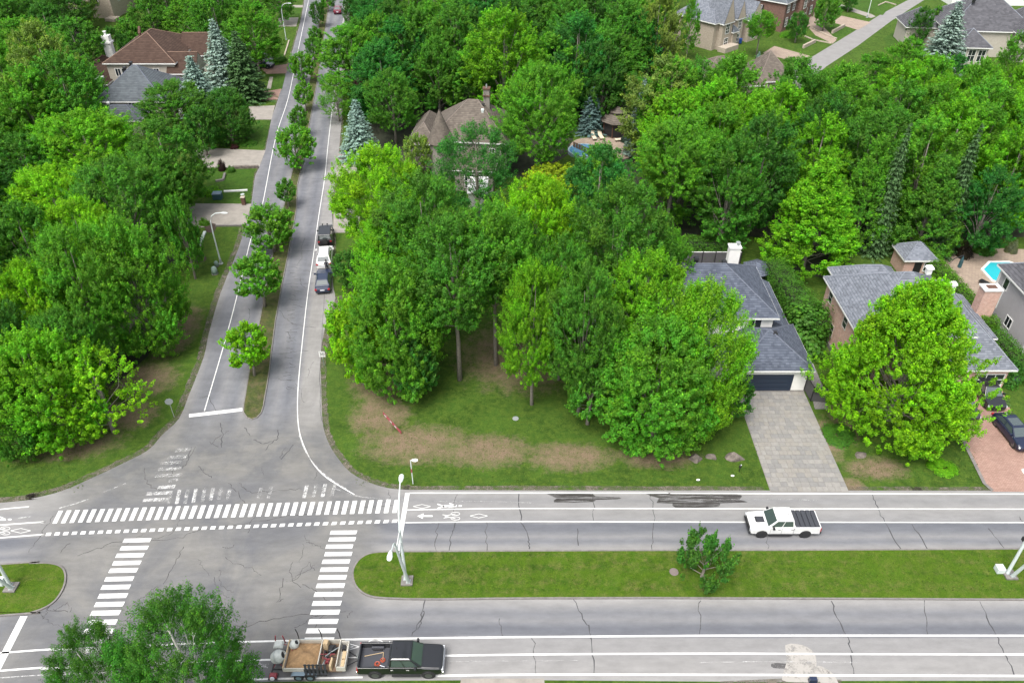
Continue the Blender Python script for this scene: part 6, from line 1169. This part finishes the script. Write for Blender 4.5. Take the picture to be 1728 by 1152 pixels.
for px,py,l in ((363,462,'larger grey green utility dome near the curved lamp\'s foot'),(366,449,'smaller grey green utility dome beside the curved lamp\'s foot')):
    s=.36 if px==363 else .26; p=W(px,py); o=empty('utility_pedestal',p,0,l,'utility box'); MB().lathe([(s,0),(s,s*1.5),(s*.9,s*2.3),(s*.5,s*2.8),(.02,s*2.9)],n=14).build('cover',M['greygreen'],o,smooth=True); MB().lathe([(s*1.15,0),(s*1.15,.08)],n=14).build('base',M['kerb'],o)
p=W(412,345); o=empty('mailbox_post',(p.x,p.y,0),0,'short brown stone post at the concrete driveway corner','post'); MB().box(-.25,.25,-.25,.25,0,1.1).build('pillar',M['rust'],o,bevel=.02); MB().box(-.3,.3,-.3,.3,1.1,1.2).build('pillar_cap',M['stone'],o,bevel=.02)
p=W(1247,796); o=empty('garden_light',(p.x,p.y,0),0,'small black garden light below the largest boulder','garden light'); MB().tube([(0,0,0),(0,0,.6)],.03,6).build('post',M['dark'],o); MB().lathe([(.12,.6),(.1,.85),(.02,.92)],n=8).build('lamp_shade',M['dark'],o); MB().lathe([(.06,.86),(.06,.9)],(.05,0,0),6).build('lens',M['clear'],o)
for px,py,l in ((1178,810,'white ball shaped thing on the lawn below the left boulder'),(1236,803,'small white slip on the lawn left of the garden light')):
    p=W(px,py); q=MB().lathe([(.03,0),(.13,.05),(.14,.12),(.05,.2)],n=8).build('lawn_marker',M['white'],None,smooth=True); q.location=p; q.scale=(1.3,.8,.7); tag(q,l,'marker')
def boulder(px,py,sx,sy,sz,label,seed,rz):
    r=random.Random(seed); bm=bmesh.new(); bmesh.ops.create_icosphere(bm,subdivisions=3,radius=1)
    pl=[(Vector((r.uniform(-1,1),r.uniform(-1,1),r.uniform(-.1,1))).normalized(),r.uniform(.45,.8)) for _ in range(16)]
    for v in bm.verts:
        for n_,d_ in pl:
            k=v.co.dot(n_)-d_
            if k>0: v.co-=n_*k
        v.co*=1+r.uniform(-.02,.02); v.co=Vector((v.co.x*sx,v.co.y*sy,v.co.z*sz))
    me=bpy.data.meshes.new('boulder'); bm.to_mesh(me); bm.free(); me.materials.append(M['rock']); o=bpy.data.objects.new('boulder',me); COL.objects.link(o); p=W(px,py); o.location=(p.x,p.y,.1); o.rotation_euler.z=rz; tag(o,label,'boulder','boulders on the lawn by the slab driveway'); return o
boulder(1172,774,.85,.6,.75,'dark cracked boulder, left of three on the lawn',1,.4); boulder(1201,771,.6,.45,.5,'smallest flat topped boulder, middle of three on the lawn',2,.2); boulder(1241,773,1.05,.62,.6,'wide wedge shaped boulder, right of three on the lawn',3,-.25); boulder(1452,768,.7,.5,.3,'low brown boulder on the lawn by the slab driveway\'s right side',4,.5)
def bin_(x,y,mt,lid_,label):
    o=empty('wheeled_bin',(x,y,0),R(-20),label,'bin'); MB().add([(-.24,-.28,0.08),(.24,-.28,.08),(.24,.28,.08),(-.24,.28,.08),(-.3,-.38,1.0),(.3,-.38,1.0),(.3,.36,1.0),(-.3,.36,1.0)],[(3,2,1,0),(4,5,6,7),(0,1,5,4),(1,2,6,5),(2,3,7,6),(3,0,4,7)]).build('bin_body',M[mt],o,bevel=.03); MB().box(-.33,.33,-.42,.4,1.0,1.09,.03,.03).build('lid',M[lid_],o,bevel=.03)
    for s in (-1,1): MB().lathe([(.12,-.03),(.12,.03)],(s*.22,.3,.12),10,'x').build('wheel',M['rubber'],o)
bin_(50.1,62.3,'blueplastic','blueplastic','blue wheeled bin at the corner of the pink brick garage'); bin_(50.95,61.5,'blueplastic','blackplastic','dark lidded blue bin right of the all blue bin'); 
p=W(1249,74); bin_(p.x,p.y,'blueplastic','blueplastic','far blue bin beside the stone gable house')
bm_=MB().box(-.3,.3,-.18,.18,0,.4,.05,.04); o=bm_.build('dark_crate',M['p_navy'],None,bevel=.03); p=W(1371,1149); o.location=p; tag(o,'dark navy box at the bottom edge beside the pale concrete spill','box')
# ---- the person behind the white car
def person(x,y,rz,label):
    joints={'pelvis':(0,0,.95,.15),'chest':(0,.03,1.28,.17),'neck':(0,.05,1.48,.06),'head0':(0,.07,1.60,.085),'head1':(0,.07,1.72,.07),'shl':(-.19,.03,1.40,.07),'ell':(-.27,.05,1.12,.048),'wrl':(-.24,.25,.95,.034),'hal':(-.23,.33,.92,.03),'shr':(.19,.03,1.40,.07),'elr':(.27,.05,1.12,.048),'wrr':(.24,.25,.95,.034),'har':(.23,.33,.92,.03),
      'hil':(-.1,0,.88,.1),'knl':(-.11,.03,.48,.065),'anl':(-.11,-.02,.09,.042),'tol':(-.12,.15,.04,.035),'hir':(.1,0,.88,.1),'knr':(.11,.05,.48,.065),'anr':(.12,0,.09,.042),'tor':(.13,.17,.04,.035)}
    E=[('pelvis','chest'),('chest','neck'),('neck','head0'),('head0','head1'),('chest','shl'),('shl','ell'),('ell','wrl'),('wrl','hal'),('chest','shr'),('shr','elr'),('elr','wrr'),('wrr','har'),('pelvis','hil'),('hil','knl'),('knl','anl'),('anl','tol'),('pelvis','hir'),('hir','knr'),('knr','anr'),('anr','tor')]
    ks=list(joints); me=bpy.data.meshes.new('person'); me.from_pydata([joints[k][:3] for k in ks],[(ks.index(a),ks.index(b)) for a,b in E],[]); root=empty('person',(x,y,0),rz,label,'person')
    o=bpy.data.objects.new('body',me); COL.objects.link(o); o.parent=root; sm=o.modifiers.new('skin','SKIN'); me.skin_vertices or None
    if not me.skin_vertices: 
        bm=bmesh.new(); bm.from_mesh(me); bm.verts.layers.skin.verify(); bm.to_mesh(me); bm.free()
    for i,k in enumerate(ks): me.skin_vertices[0].data[i].radius=(joints[k][3],joints[k][3]*(.75 if k in('chest','pelvis') else 1)); me.skin_vertices[0].data[i].use_root=(k=='pelvis')
    o.modifiers.new('sub','SUBSURF').levels=2; o.modifiers['sub'].render_levels=2; me.materials.append(mat('dark_clothes',(.02,.02,.028),.9))
    MB().lathe([(.02,-.02),(.1,.02),(.105,.1),(.06,.17),(.01,.18)],(0,.05,1.62),12).build('hair',mat('dark_hair',(.015,.012,.01),.8),root,smooth=True); return root
person(-22.75,82.95,R(8),'person in dark clothes standing behind the white parked car')
# small stones and leaves on the asphalt edge
bpy.context.view_layer.update()
